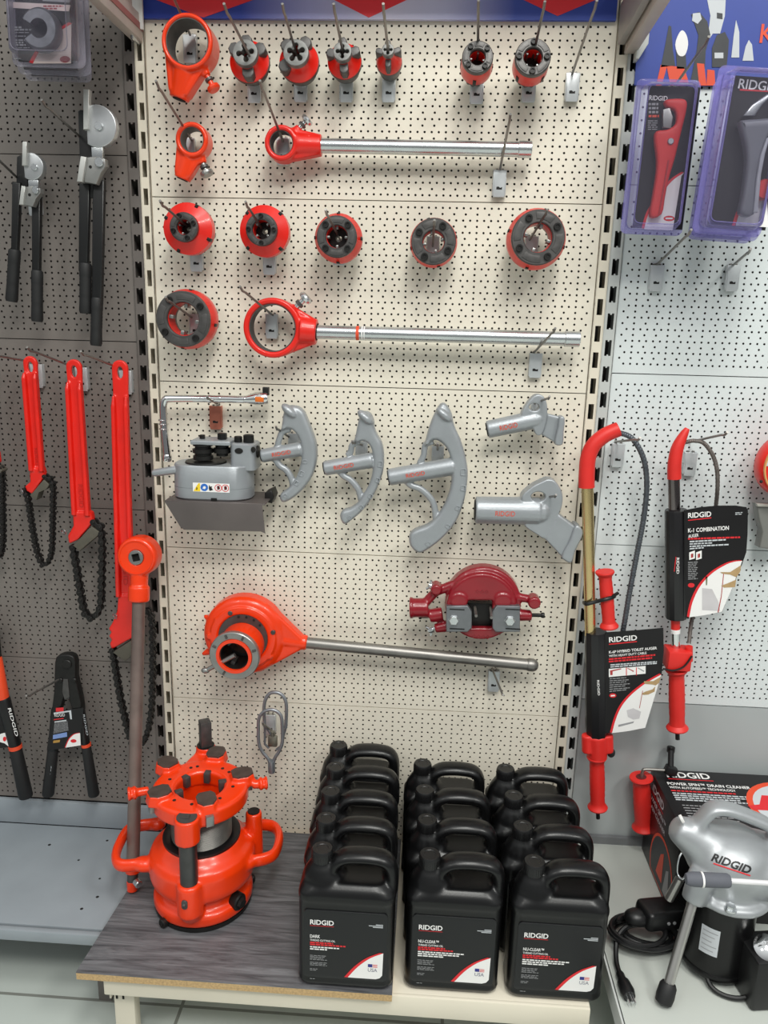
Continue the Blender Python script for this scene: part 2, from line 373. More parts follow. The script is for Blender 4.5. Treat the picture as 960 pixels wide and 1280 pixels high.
bm = B(); box(bm, (-.56, -.2, .1), (.03, .28, .2)); part('foot', bm, DGREY2, sh)
# ---- middle base shelf
sh = thing('base_shelf', 'cream steel base shelf under the black jugs in the middle bay', 'shelf', (0, -.24, 0), group='base shelves')
bm = B(); box(bm, (.006, -.237, .208), (1.0, .472, .014), bev=.002); box(bm, (.006, -.476, .190), (1.0, .010, .050), bev=.003); part('deck', bm, CREAM2, sh)
bm = B()
for s in (-1, 1):
    bm = B(); box(bm, (.006+s*.4965, -.235, .17), (.004, .45, .07), bev=.001); part('side_flange', bm, CREAM2, sh)
for s in (-1, 1):
    bm = B(); box(bm, (.0+s*.468, -.43, .09), (.045, .03, .18), bev=.003); lg = part('leg', bm, CREAM2, sh)
    b2 = B()
    for q in (-.007, .007): box(b2, (s*.468+q-.008, -.4455, .135), (.004, .002, .028))
    part('slot', b2, VOID, lg)
bm = B(); box(bm, (0, -.06, .1), (.98, .01, .195)); part('kick_plate', bm, CREAM2, sh)
# ---- right base shelf
sh = thing('base_shelf', 'pale grey steel base shelf carrying the drain cleaner on the right', 'shelf', (1.05, -.35, 0), group='base shelves')
bm = B(); box(bm, (1.06, -.37, .249), (1.02, .72, .012), bev=.002); box(bm, (1.06, -.728, .235), (1.02, .010, .04), bev=.003); part('deck', bm, RSHELF, sh)
bm = B(); box(bm, (.5535, -.37, .225), (.004, .70, .05)); box(bm, (.551, -.37, .25), (.006, .72, .010)); part('side_flange', bm, LGREY2, sh)
bm = B(); box(bm, (1.06, -.008, .265), (1.02, .012, .02)); part('back_strip', bm, mat('back_flange_grey', (112, 114, 116), .5), sh)  # thin flange along the shelf back, a darker grey
bm = B(); box(bm, (1.06, -.12, .12), (1.0, .01, .24)); part('kick_plate', bm, LGREY2, sh)
bm = B(); box(bm, (.62, -.62, .115), (.05, .03, .23)); part('leg', bm, LGREY2, sh)
# ---- wood-effect board
def wood_mat():
    m = bpy.data.materials.new('grey_wood_laminate'); m.use_nodes = True; nt = m.node_tree; b = nt.nodes['Principled BSDF']
    tc = nt.nodes.new('ShaderNodeTexCoord'); mp = nt.nodes.new('ShaderNodeMapping'); mp.inputs['Scale'].default_value = (2.2, 26, 20)
    no = nt.nodes.new('ShaderNodeTexNoise'); no.inputs['Scale'].default_value = 3.2; no.inputs['Detail'].default_value = 8; no.inputs['Distortion'].default_value = .8; no.inputs['Roughness'].default_value = .65
    rp = nt.nodes.new('ShaderNodeValToRGB'); e = rp.color_ramp.elements
    e[0].position = .32; e[0].color = rgb((62, 62, 65)); e[1].position = .7; e[1].color = rgb((126, 127, 130))
    k = e.new(.5); k.color = rgb((97, 97, 100))
    nt.links.new(tc.outputs['Object'], mp.inputs[0]); nt.links.new(mp.outputs[0], no.inputs['Vector']); nt.links.new(no.outputs['Fac'], rp.inputs['Fac']); nt.links.new(rp.outputs['Color'], b.inputs['Base Color'])
    b.inputs['Roughness'].default_value = .38; return m
bd = thing('wood_board', 'dark grey wood-effect board laid over the left half of the cream shelf', 'board', (-.22, -.25, .2155))
bm = B(); outl(bm, [[(-.542, .496), (.107, .496), (.107, .014), (-.512, .014)]], 0, .0025, 0, Matrix(((1, 0, 0, 0), (0, 0, -1, 0), (0, -1, 0, .2335), (0, 0, 0, 1)))); part('laminate_top', bm, wood_mat(), bd)
bm = B(); outl(bm, [[(-.542, .496), (.107, .496), (.107, .014), (-.512, .014)]], 0, .0152, 0, Matrix(((1, 0, 0, 0), (0, 0, -1, 0), (0, -1, 0, .2308), (0, 0, 0, 1))))
part('chipboard_core', bm, mat('chipboard', (186, 156, 112), .8, var=.2, vs=220), bd, label='pale brown raw chipboard edge')
# ---- header sign of the middle bay
hs = thing('header_sign', 'blue header sign with red diamonds above the middle bay', 'sign', (0, -.012, 2.07))
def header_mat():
    m = bpy.data.materials.new('blue_to_pale_sign'); m.use_nodes = True; nt = m.node_tree; b = nt.nodes['Principled BSDF']  # colour runs blue, pale across the middle, then blue again
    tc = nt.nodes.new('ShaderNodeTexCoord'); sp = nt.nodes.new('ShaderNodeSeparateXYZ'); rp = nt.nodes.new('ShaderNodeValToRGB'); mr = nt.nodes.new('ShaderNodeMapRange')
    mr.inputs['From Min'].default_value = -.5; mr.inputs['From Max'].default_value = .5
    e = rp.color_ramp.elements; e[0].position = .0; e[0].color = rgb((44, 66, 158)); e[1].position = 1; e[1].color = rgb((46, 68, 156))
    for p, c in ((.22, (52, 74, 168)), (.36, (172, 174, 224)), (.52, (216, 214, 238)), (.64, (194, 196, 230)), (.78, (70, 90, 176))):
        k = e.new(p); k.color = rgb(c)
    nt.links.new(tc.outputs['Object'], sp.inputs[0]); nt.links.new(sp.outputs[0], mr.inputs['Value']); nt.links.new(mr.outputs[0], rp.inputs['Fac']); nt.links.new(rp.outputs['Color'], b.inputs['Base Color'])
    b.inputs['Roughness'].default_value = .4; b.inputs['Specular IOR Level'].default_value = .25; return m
zb = W(480, 24, .012).z
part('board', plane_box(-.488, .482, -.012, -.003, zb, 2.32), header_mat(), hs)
for a, b_, c in (((196, 0), (316, 0), (254, 22)), ((418, 0), (508, 0), (461, 22)), ((655, 0), (744, 0), (697, 20))):
    bm = B(); A = W(*a, .0125); Bp = W(*b_, .0125); Cc = W(*c, .0125); h = .16; A2 = Cc+(A-Cc)*(h/(A.z-Cc.z)); B2 = Cc+(Bp-Cc)*(h/(Bp.z-Cc.z)); T = V((Cc.x, Cc.y, Cc.z+2*h))
    outl(bm, [[(Cc.x, Cc.z), (B2.x, B2.z), (T.x, min(T.z, 2.315)), (A2.x, A2.z)]], -.0128, -.0118); part('red_diamond', bm, mat('bright_red_print', (236, 48, 60), .45, var=.01), hs)
# ---- shelf brackets above (the shelf over them is unseen, added for its shade)
GREYB = mat('warm_grey_bracket_paint', (186, 176, 168), .45, var=.04)
b1 = thing('shelf_bracket', 'warm grey steel shelf bracket projecting above the left edge of the middle bay', 'shelf bracket', (-.51, 0, 2.1), group='overhead shelf brackets')
a0 = W(172, 44, .006); tip = XP(120, -6, a0.x-.004)
bm = B(); d_ = (tip-a0).normalized(); p1 = a0+d_*.62
bar(bm, a0+V((0, 0, .012)), p1+V((0, 0, .012)), .022, .05, up=(0, 0, 1), bev=.002); part('arm', bm, GREYB, b1)
bm = B(); bar(bm, a0+V((.0115, 0, .012)), p1+V((.0115, 0, .012)), .002, .012, up=(0, 0, 1)); part('red_stripe', bm, mat('faded_red_tape', (150, 96, 92), .6), b1)
bm = B(); box(bm, a0+V((.002, -.02, .01)), (.006, .04, .06), bev=.002); part('hook_plate', bm, ZINC, b1)
pw = W(164, 14, .03)
bm = B(); box(bm, (pw.x+.004, -.02, pw.z+.03), (.034, .006, .12)); part('side_plate', bm, mat('white_plate', (214, 216, 214), .5), b1)
b1 = thing('shelf_bracket', 'warm grey steel shelf bracket projecting above the right edge of the middle bay', 'shelf bracket', (.53, 0, 2.1), group='overhead shelf brackets')
a0 = W(788, 58, .006); tip = XP(836, -20, a0.x+.004); d_ = (tip-a0).normalized(); p1 = a0+d_*.62
bm = B(); bar(bm, a0+V((0, 0, .01)), p1+V((0, 0, .01)), .024, .05, up=(0, 0, 1), bev=.002); part('arm', bm, GREYB, b1)
bm = B(); bar(bm, a0+V((-.022, -.01, .035)), p1+V((-.022, 0, .045)), .014, .075, up=(0, 0, 1), bev=.002); part('side_rail', bm, mat('mid_grey_rail_paint', (150, 146, 142), .45), b1)
bm = B(); outl(bm, [[(a0.x+.008, a0.z-.03), (a0.x+.014, a0.z-.03), (a0.x+.03, a0.z-.002), (a0.x+.03, a0.z+.03), (a0.x+.008, a0.z+.03)]], -.03, -.004, .001); part('hook_plate', bm, LGREY2, b1)
osf = thing('added_shade_shelf', 'warm grey overhead shelf resting on the two brackets above the middle bay', 'shelf', (0, -.3, 2.15))  # unseen shelf, deck depth and height set to shade the upper panels
bm = B(); box(bm, (.005, -.095, 2.240), (1.0, .15, .004)); part('deck', bm, GREYB, osf)
bm = B(); box(bm, (.005, -.172, 2.248), (1.0, .006, .03), bev=.002); part('front_rail', bm, GREYB, osf)
for x in (-.5, .515):
    bm = B(); box(bm, (x, -.12, 2.184), (.012, .14, .108), bev=.002); part('side_riser', bm, GREYB, osf)
# ---- pliers poster of the right bay
ps = thing('pliers_poster', 'blue printed poster with pliers and one red letter K above the right bay', 'poster', (1.0, -.006, 2.1))
zb = W(870, 107, .008).z; x0 = W(797, 60, .008).x
part('sheet', plane_box(x0, 1.5, -.008, -.003, zb, 2.33), mat('poster_blue', (36, 62, 150), .4, var=.03), ps)
def pp(name, pts, m, k=.0004, sm=0):
    bm = B(); outl(bm, [pxz(pts, .0085, sm)], -.0086-k, -.0080); part(name, bm, m, ps)
pp('needle_pliers', [(836, 32), (839, 33), (841, 62), (844, 82), (826, 84), (830, 64)], DGP)
pp('plier_grips', [(826, 81), (834, 82), (827, 107), (820, 107)], ORP); pp('plier_grips', [(833, 82), (855, 84), (862, 107), (838, 107)], ORP)
pp('cutter_handles', [(845, 62), (857, 64), (858, 86), (846, 86)], DGP)
pp('cutter_head', [(853, 38), (858, 44), (860, 56), (856, 69), (848, 69), (844, 56), (848, 43)], WHITE, .0006, 3)
pp('pump_pliers', [(864, 18), (874, 15), (884, 27), (888, 44), (882, 64), (880, 107), (862, 107), (871, 62), (873, 44)], DGP)
pp('plier_head_pale_print', [(866, 17), (875, 16), (877, 24), (872, 30), (865, 26)], LGP, .0007)  # pale printed patch on the plier head
pp('pump_grips', [(871, 79), (880, 80), (883, 107), (874, 107)], ORP, .0006)
pp('grip_wrench', [(884, 0), (907, 0), (906, 20), (900, 42), (891, 42), (882, 56), (886, 36), (888, 20)], LGP, .0003)
pp('wrench_rivet', [(896, 16), (903, 17), (903, 24), (896, 23)], DGP, .0008)
pp('side_cutter', [(896, 44), (906, 40), (911, 50), (910, 66), (908, 84), (890, 84), (890, 60)], DGP, .0006)
pp('cutter_marks', [(893, 66), (904, 66), (904, 73), (893, 73)], LGP, .0008); pp('side_grips', [(884, 87), (893, 88), (894, 107), (883, 107)], ORP, .0006)
pp('long_nose_pliers', [(920, 25), (924, 40), (924, 72), (914, 72), (917, 45)], LGP); pp('short_nose_pliers', [(936, 50), (940, 56), (942, 76), (928, 76), (932, 58)], LGP)
tl = W(952, 30, .0086); lettering('K', tl, XR, ZU, .028, .034, ORP, ps)
# ================================================================ hooks
def hook(plate, tip, label, out=None, rod=None, ptint=None, group='zinc peg hooks', r=.0026, pl=(.029, .054)):
    c = W(plate[0], plate[1], .008); top = V((c.x, -.008, c.z+pl[1]/2))
    base = W(rod[0], rod[1], .012) if rod else V((top.x, -.012, top.z+.004))
    if out is None:
        q = XP(tip[0], tip[1], base.x); out = -q.y
        if not .1 < out < .3: out = .2
    t = W(tip[0], tip[1], out)
    h = thing('peg_hook', label, 'hook', (base.x, 0, base.z), group=group)
    bm = B(); d = (t-base); k = base+d*.86; k2 = base+d*.93+V((0, 0, -.002))
    tube(bm, [V((base.x, .006, base.z)), base, k, k2, t+V((0, 0, .003))], r, 8); part('rod', bm, PIPE, h)
    bm = B(); w_, hh = pl
    outl(bm, [[(c.x-w_/2, c.z+hh/2), (c.x+w_/2, c.z+hh/2), (c.x+w_*.40, c.z), (c.x+w_*.42, c.z-hh/2), (c.x-w_*.42, c.z-hh/2), (c.x-w_*.40, c.z)]], -.014, -.0095, .001)
    for s in (-1, 1): box(bm, (c.x+s*w_*.44, -.006, c.z+.002), (.0025, .014, hh*.94), bev=.0008)
    p = part('label_clip', bm, ptint or mat('satin_clip_zinc', (206, 210, 212), .36, .5, var=.04), h)
    bm = B(); outl(bm, [[(c.x-.006, c.z-hh*.22), (c.x+.006, c.z-hh*.22), (c.x+.006, c.z-hh*.13), (c.x+.002, c.z-hh*.16), (c.x-.002, c.z-hh*.11), (c.x-.006, c.z-hh*.13)]], -.0146, -.013); part('notch', bm, BLACKM, p)
    bm = B()
    tube(bm, [(c.x-.006, .005, top.z+.001), (c.x-.006, -.008, top.z+.002), (c.x-.006, -.008, c.z+hh*.3)], .0022, 8)
    tube(bm, [(c.x+.006, .005, top.z+.001), (c.x+.006, -.008, top.z+.002), (c.x+.006, -.008, c.z+hh*.3)], .0022, 8)
    part('peg_prong', bm, PIPE, h); return h
hook((238, 62), (212, -14), 'peg hook carrying the largest orange ratchet head at top left', rod=(238, 44))
for p, t, s in (((318, 112), (280, 7), 'holding the four-hole die head next to the orange ratchet head'), ((376, 111), (353, 7), 'holding the five-hole die head of the top row'),
                ((433, 111), (417, 7), 'holding the third small die head of the top row'), ((486, 111), (479, 7), 'holding the smallest die head of the top row'),
                ((596, 113), (598, 3), 'holding the left ring-faced die head of the top row'), ((661, 111), (681, 4), 'holding the right ring-faced die head of the top row')):
    hook(p, t, 'peg hook '+s, rod={280: (325, 95), 353: (377, 90), 417: (434, 92), 479: (488, 90), 598: (597, 92), 681: (661, 95)}[t[0]])
hook((715, 110), (746, 3), 'empty peg hook at the right end of the top row', rod=(715, 93))
hook((236, 190), (195, 103), 'peg hook through the small orange ratchet head', rod=(240, 176))
hook((354, 190), (325, 103), 'peg hook through the ring of the shorter red ratchet', rod=(354, 177))
hook((624, 230), (638, 145), 'peg hook propping the handle end of the shorter red ratchet', rod=(625, 212))
for p, t, ro, s in (((246, 324), (200, 253), (243, 291), 'through the leftmost red die head of the middle row'), ((337, 328), (307, 254), (334, 296), 'through the second red die head of the middle row'),
                    ((424, 316), (407, 264), (426, 301), 'through the third red die head of the middle row'), ((541, 312), (543, 277), (541, 308), 'through the fourth red die head of the middle row'),
                    ((664, 312), (684, 264), (662, 300), 'through the largest die head at the right of the middle row'), ((245, 408), (207, 373), (240, 397), 'through the wide die head below the middle row at left')):
    hook(p, t, 'peg hook '+s, rod=ro, out=.16 if p[0] > 500 else None)
hook((340, 408), (300, 360), 'peg hook through the ring of the longer red ratchet', rod=(341, 394))
hook((669, 457), (694, 412), 'peg hook propping the handle end of the longer red ratchet', rod=(668, 440), out=.16)
hook((270, 522), (259, 497), 'peg hook under the chrome ratchet handle of the groover', rod=(270, 504), out=.11, ptint=mat('orange_reflection_zinc', (196, 120, 100), .3, .8))  # orange reflection put into the colour of this zinc clip
hook((368, 556), (345, 535), 'peg hook through the smallest grey bender shoe', rod=(361, 546), out=.1)
hook((452, 566), (440, 553), 'peg hook through the middle grey bender shoe', rod=(453, 556), out=.1)
hook((547, 572), (547, 556), 'peg hook through the largest grey bender shoe', rod=(547, 562), out=.1)
hook((671, 512), (687, 497), 'peg hook holding the small grey bender holder', rod=(668, 504), out=.14)
hook((682, 640), (695, 620), 'peg hook holding the large grey bender holder', rod=(678, 622), out=.13)
hook((617, 851), (629, 870), 'peg hook propping the handle end of the grey pipe ratchet threader', rod=(616, 838), out=.13)
hook((338, 905), (328, 904), 'peg hook carrying the two steel wire pulling links', rod=(342, 915), out=.12)
# left bay
hook((118, 200), (52, 127), 'peg hook behind the larger tube bender of the left bay', rod=(112, 182))
hook((44, 254), (-12, 190), 'peg hook behind the smaller tube bender of the left bay', rod=(36, 236))
hook((47, 470), (-6, 444), 'peg hook in the loop of the shortest chain wrench', rod=(38, 452))
hook((103, 474), (34, 436), 'peg hook in the loop of the middle chain wrench', rod=(90, 458))
hook((158, 478), (101, 441), 'peg hook in the loop of the longest chain wrench', rod=(149, 460))
hook((86, 860), (33, 871), 'peg hook holding the bolt cutter with the hanging card', rod=(86, 843))
# right bay
hook((820, 348), (864, 289), 'left of the two bare peg hooks on the light grey panel', rod=(822, 330))
hook((915, 348), (938, 313), 'right of the two bare peg hooks on the light grey panel', rod=(917, 331))
hook((838, 128), (886, 48), 'peg hook carrying the red tube cutter pack', rod=(836, 118))
hook((772, 569), (800, 549), 'peg hook under the bent spring of the brass-tubed auger', rod=(771, 552))
hook((862, 580), (909, 542), 'peg hook under the bent spring of the black-tubed auger', rod=(864, 552))
# ================================================================ die heads
def ring_die(face, rf, rb, hole, depth, label, out=.1, body_taper=.0, bolts=4, ba=45, tilt=0, yaw=0, dark=False, group='ring-faced red die heads'):
    s = SC(face[0], face[1], out); rf, rb, hole = rf*s, rb*s, hole*s; c = W(face[0], face[1], out)
    h = thing('die_head', label, 'die head', c, (R(tilt), 0, R(yaw)), group=group); ax = (0, 1, 0); o = (0, 0, 0)
    bm = B(); rk = rb*(1-body_taper)
    lathe(bm, [(hole*.96, .006), (rf*.97, .006), (rf*.99, .012), (rb, depth*.42), (rb, depth*.62), (rk, depth*.78), (hole*.96, depth*.78)], o, ax, 48, closed=True); part('body', bm, RED, h, local=True)
    bm = B(); ringm(bm, o, ax, rf, hole, -.004, .009, 48, .0018)
    for k in range(bolts):       # raised lands between the bolts
        a = R(ba+360/bolts*(k+.5)); a1, a2 = a-R(24), a+R(24); ri, ro = hole+(rf-hole)*.25, hole+(rf-hole)*.8
        outl(bm, [[(ro*math.cos(a1+(a2-a1)*i/6), ro*math.sin(a1+(a2-a1)*i/6)) for i in range(7)]+[(ri*math.cos(a2+(a1-a2)*i/6), ri*math.sin(a2+(a1-a2)*i/6)) for i in range(7)]], -.0052, -.003, .0006)
    fp = part('face_plate', bm, STEEL, h, local=True)
    for k in range(bolts):
        a = R(ba+360/bolts*k); r_ = (rf+hole)/2*1.02; x, z = r_*math.cos(a), r_*math.sin(a); br = min(.0075, (rf-hole)*.36)
        bm = B(); lathe(bm, [(0, -.0075), (br*.5, -.0075), (br*.55, -.0095), (br*.95, -.0095), (br, -.0085), (br, 0)], (x, 0, z), ax, 12); part('bolt', bm, BLACKM, h, local=True)
    for k in range(bolts):
        a = R(ba+45+360/bolts*k); x, z = math.cos(a), math.sin(a); t = max(.004, hole*.22); rr = Matrix.Rotation(-a, 3, 'Y')
        bm = B(); box(bm, (x*(hole*.86), depth*.3, z*(hole*.86)), (hole*.34, depth*.4, t), rr, .001); part('die_chaser', bm, STEELM, h, local=True)
    if hole < .028 and out > .09:
        bm = B(); ringm(bm, o, ax, hole*.97, hole*.30, depth*.55, depth*.9, 28); part('bore_closing_ring', bm, BLACKM, h, local=True)  # dark ring added to close the bore so its inside stays black
    bm = B(); nn = 48; R1, R2 = rk*.98, rk*.90
    lp = [((R1 if (i//2) % 2 else R2)*math.cos(2*math.pi*i/nn), (R1 if (i//2) % 2 else R2)*math.sin(2*math.pi*i/nn)) for i in range(nn)]
    outl(bm, [lp, circ(0, 0, hole*.98, 32)], depth*.76, depth, .001); part('notched_back_ring', bm, STEELM if not dark else STEEL, h, local=True)
    for k in range(bolts):       # dark slots in the red cup
        a = R(ba+45+360/bolts*k); r_ = rb-.0032; bm = B(); box(bm, (r_*math.cos(a), depth*.5, r_*math.sin(a)), (.008, depth*.3, .007), Matrix.Rotation(-a, 3, 'Y'), .001)
        part('chaser_slot', bm, BLACKM, h, local=True)
    return h
G3 = 'red die heads of the middle row'
ring_die((230, 284), 17.5, 31, 9, .062, 'red die head with a small grey face, leftmost of the middle row', .105, ba=20, group=G3)
ring_die((327, 287), 19.5, 31, 11.5, .062, 'red die head with a grey face, second from left in the middle row', .105, ba=0, group=G3)
ring_die((421, 296), 25, 30, 13.5, .062, 'red die head with a broad grey face, third in the middle row', .105, group=G3)
ring_die((542, 302), 28, 30, 13.5, .05, 'flat red die head with wide grey ring, fourth in the middle row', .085, ba=60, group=G3)
ring_die((672.5, 297), 33.5, 37.5, 18, .062, 'largest red die head, at the right end of the middle row', .105, ba=30, group=G3)
ring_die((229, 399), 33.5, 36.5, 20, .062, 'wide red die head alone at left below the middle row', .095, ba=35, group=G3)
GT = 'die heads of the top row'
ring_die((597, 72), 19.5, 20.5, 9.5, .074, 'ring-faced red die head in the top row, left of the last pair', .105, .22, ba=40, tilt=-7, dark=True, group=GT)
ring_die((666, 72), 22.5, 23, 11.5, .07, 'ring-faced red die head in the top row, right of the last pair', .105, .2, ba=0, tilt=-7, dark=True, group=GT)
def clover(rf, lobes, a0, n=120):
    D, q, r0 = rf*.52, rf*.2, rf*.36; pts = []; st = 2*math.pi/lobes
    for i in range(n):
        t = 2*math.pi*i/n; ph = (t-a0+st/2) % st-st/2; x = q*q-(D*math.sin(ph))**2
        r_ = D*math.cos(ph)+math.sqrt(x) if x > 0 and abs(ph) < 1.2 else r0*.8
        pts.append((max(r_, r0*.8)*math.cos(t), max(r_, r0*.8)*math.sin(t)))
    return pts
def slot_die(face, rf, rb, lobes, a0, depth, label, out=.105, tilt=-8, arms=(80, 170, 275, 10), alen=1.0):
    s = SC(face[0], face[1], out); rf, rb = rf*s, rb*s; c = W(face[0], face[1], out)
    h = thing('die_head', label, 'die head', c, (R(tilt), 0, 0), group=GT); ax = (0, 1, 0); o = (0, 0, 0)
    bm = B(); outl(bm, [circ(0, 0, rf, 40), clover(rf, lobes, R(a0))], -.002, .012, .001); part('slotted_die', bm, mat('die_face_steel', (124, 124, 122), .5, .55, var=.1, vs=60), h, local=True)
    bm = B(); lathe(bm, [(rf*.7, .010), (rf*.98, .010), (rf*1.02, .018), (rb*.8, .03), (rb, depth*.5), (rb*1.0, depth*.6), (rf*.7, depth*.62)], o, ax, 40, closed=True); part('body', bm, RED, h, local=True)
    bm = B(); lathe(bm, [(rb*1.015, depth*.56), (rb*1.015, depth*.66), (rb*.9, depth*.72), (rb*.82, depth), (rf*.6, depth), (rf*.6, depth*.58)], o, ax, 40, closed=True); part('back_housing', bm, STEEL, h, local=True)
    for a in arms:
        t = R(a); bm = B(); w_ = rf*.95; L = rb*alen
        lp = [(rf*.6, -w_/2), (L-w_*.3, -w_/2), (L, -w_*.25), (L, w_*.25), (L-w_*.3, w_/2), (rf*.6, w_/2)]
        outl(bm, [[(x*math.cos(t)-z*math.sin(t), x*math.sin(t)+z*math.cos(t)) for x, z in lp]], .013, depth*.52, .002); part('die_clamp_arm', bm, STEEL, h, local=True)
    return h
slot_die((306.5, 66), 15.5, 25, 4, 10, .07, 'die head with four round slots, first die head of the top row', arms=(95, 150, 275, 30), alen=1.02)
slot_die((370, 66), 15.8, 25, 5, 20, .07, 'die head with five round slots, second die head of the top row', arms=(135, 60, 215), alen=1.05)
slot_die((428, 64.5), 11.5, 21.5, 4, 0, .075, 'smaller four-slot die head, third in the top row', arms=(95, 170, 20, 275), alen=1.0)
slot_die((485, 62.5), 7.6, 16.5, 4, 0, .085, 'smallest four-slot die head, fourth in the top row', arms=(95, 165, 20, 270), alen=1.0)
# ================================================================ ratchet heads and handles
def knob(parent, a, b, rk, m, stem=None):
    bm = B(); a, b = V(a), V(b); d = (b-a).normalized()
    cyl(bm, a, b, rk*.4, n=12); lathe(bm, [(rk*.3, -.3*rk), (rk*.95, 0), (rk, .35*rk), (rk*.8, .62*rk), (0, .66*rk)], b, d, 16); k = part('knob', bm, m, parent)
    bm = B(); lathe(bm, [(rk*.62, 0), (rk*.62, rk*.35), (rk*.4, rk*.5)], a+(b-a)*.35, d, 14); part('spring_collar', bm, stem or STEEL, k, local=True)
def ratchet_head(nm, label, cat, ring, ro, ri, sock, rs, knob_px, rk, m, out, depth, km, neck=1.0, gus=None):
    c = W(ring[0], ring[1], out); s = SC(ring[0], ring[1], out); ro, ri, rs, rk = ro*s, ri*s, rs*s, rk*s
    e = W(sock[0], sock[1], out-depth*.5+.0); cc = V((c.x, -out+depth/2, c.z)); e.y = cc.y
    h = thing(nm, label, cat, cc); bm = B()
    ringm(bm, (c.x, -out, c.z), (0, 1, 0), ro, ri, 0, depth, 48, .003)
    d = (e-cc).normalized(); st = cc+d*(ri+(ro-ri)*.75)
    cyl(bm, st, e, rs*neck*1.05, rs, 24)
    sd = V((d.z, 0, -d.x))
    tri = [cc+sd*ro*.95+d*ro*.3, st+d*(e-st).length*.86+sd*rs*.98, st+d*(e-st).length*.86-sd*rs*.98, cc-sd*ro*.95+d*ro*.3]
    lp = [(p.x, p.z) for p in tri]; inner = cc+d*ri*1.02; lp += [((cc+d*ri*1.06-sd*ri*.5).x, (cc+d*ri*1.06-sd*ri*.5).z), (inner.x+d.x*.002, inner.z+d.z*.002), ((cc+d*ri*1.06+sd*ri*.5).x, (cc+d*ri*1.06+sd*ri*.5).z)]
    outl(bm, [lp], -out+depth*.2, -out+depth*.8, .004)
    kp = W(knob_px[0], knob_px[1], out-depth*.3); kp.y = cc.y-depth*.1
    kd = (kp-cc); kst = cc+kd.normalized()*ro*.9
    cyl(bm, kst, cc+kd*.74, rk*.85, rk*.62, 16)
    bm = fuse(bm, .0022, 5); part('cast_head', bm, m, h, 60)
    bm = B(); ringm(bm, (c.x, -out, c.z), (0, 1, 0), ri*1.03, ri*.965, .004, depth-.003, 40); part('steel_liner', bm, STEEL, h)
    knob(h, cc+kd*.7, kp, rk, km)
    bm = B(); cyl(bm, e-d*.001, e+d*.0015, rs*.66, n=20); part('socket_bore', bm, VOID, h)
    return h, e, d, cc
ratchet_head('open_ring_ratchet', 'largest orange ratchet head, hanging without handle at top left of the middle bay', 'ratchet', (233, 51), 32, 26.5, (224, 124), 12.5, (265, 107), 8.5, ORANGE, .1, .062, ORANGE, 1.35)
ratchet_head('open_ring_ratchet', 'small orange ratchet head with grey knob, hanging below the largest one', 'ratchet', (239, 174), 20.5, 14.5, (228, 224), 10.5, (257, 214), 8.5, ORANGE, .075, .045, STEELM, 1.0)
def handled(label, ring, ro, ri, sock, rs, kn, rk, end, rt, out, depth, collar, bands=None):
    h, e, d, cc = ratchet_head('ratchet_threader_handle', label, 'ratchet handle', ring, ro, ri, sock, rs, kn, rk, RED, out, depth, ZINC, 1.1)
    s = SC(ring[0], ring[1], out); t = W(end[0], end[1], -cc.y); t.y = cc.y; rt *= s; d = (t-e).normalized()
    bm = B(); cyl(bm, e-d*.02, t, rt, n=28, bev=.0015); tb = part('handle_tube', bm, ZINC, h)
    bm = B(); c0 = t-d*collar*s; ringm(bm, c0, d, rt*1.12, rt*.98, 0, collar*s*1.02, 28, .001); part('end_collar', bm, ZINC, tb, local=True)
    if bands:
        for k, (px, m, w_) in enumerate(bands):
            p = e+(t-e)*((px-sock[0])/(end[0]-sock[0])); bm = B(); ringm(bm, p, d, rt*1.02, rt*.98, 0, w_*s, 28); part('band', bm, m, tb, local=True)
    return h
handled('shorter red ratchet with zinc tube handle below the top row', (351, 178), 21, 14.5, (402, 182), 13, (382, 151), 8, (664, 187), 8.7, .07, .045, 16)
handled('longer red ratchet with large open ring and zinc tube handle', (340, 410), 36.5, 29, (396, 415), 16, (380, 374), 9, (724, 424), 8.6, .075, .045, 18, [(446, ORP, 4), (453, WHITE, 1.5), (456, WHITE, 1.2)])
# ================================================================ groover on its bracket
def cv(pts, x0, y0, k): return [(x0+x/k, y0+y/k) for x, y in pts]
c6 = lambda *p: cv(p, 190, 480, 6.4)
TD = .125
a = W(205.6, 626, TD); b = W(327.5, 629, TD); zt = (a.z+b.z)/2
SHT = mat('bare_sheet_steel', (116, 108, 106), .48, .7, var=.12, vs=9)
t = thing('tray_bracket', 'bent bare sheet steel tray bracket under the grey roll groover', 'bracket', ((a.x+b.x)/2, 0, zt))
bm = B(); box(bm, ((a.x+b.x)/2+.004, -TD/2, zt-.0015), (b.x-a.x+.006, TD, .003), bev=.0008); part('shelf_plate', bm, SHT, t)
bm = B(); outl(bm, [pxz(c6((100, 938), (880, 958), (905, 1195), (870, 1180), (255, 1165), (225, 1140)), TD)], -TD-.001, -TD+.002, .0006); part('front_lip', bm, SHT, t)
q = W(334, 626, .06)
bm = B(); outl(bm, [[(q.x-.004, zt+.012), (q.x+.012, zt+.02), (q.x+.018, zt+.004), (q.x+.012, zt-.012), (q.x-.004, zt-.008)]], -.07, -.02, .003); part('clamp_knob', bm, BLACKM, t)
gx0, gx1 = W(215.8, 600, .09).x, W(313.4, 600, .09).x; gw = gx1-gx0; gc = (gx0+gx1)/2; gy = -.064; gd = .105
z1 = W(260, 583, .115).z
g = thing('roll_groover', 'grey cast roll groover with black rollers and warning sticker on the tray bracket', 'roll groover', (gc, gy, zt))
bm = B(); secs = []
for z, dw in ((zt+.0005, -.006), (zt+.004, 0), (zt+.026, 0), (zt+.0265, -.0014), (zt+.0275, -.0014), (zt+.028, 0), (z1-.003, -.002), (z1, -.006)):
    secs.append([(x, y, z) for x, y in rrect(gc, gy, gw+dw, gd+dw, .045, 8)])
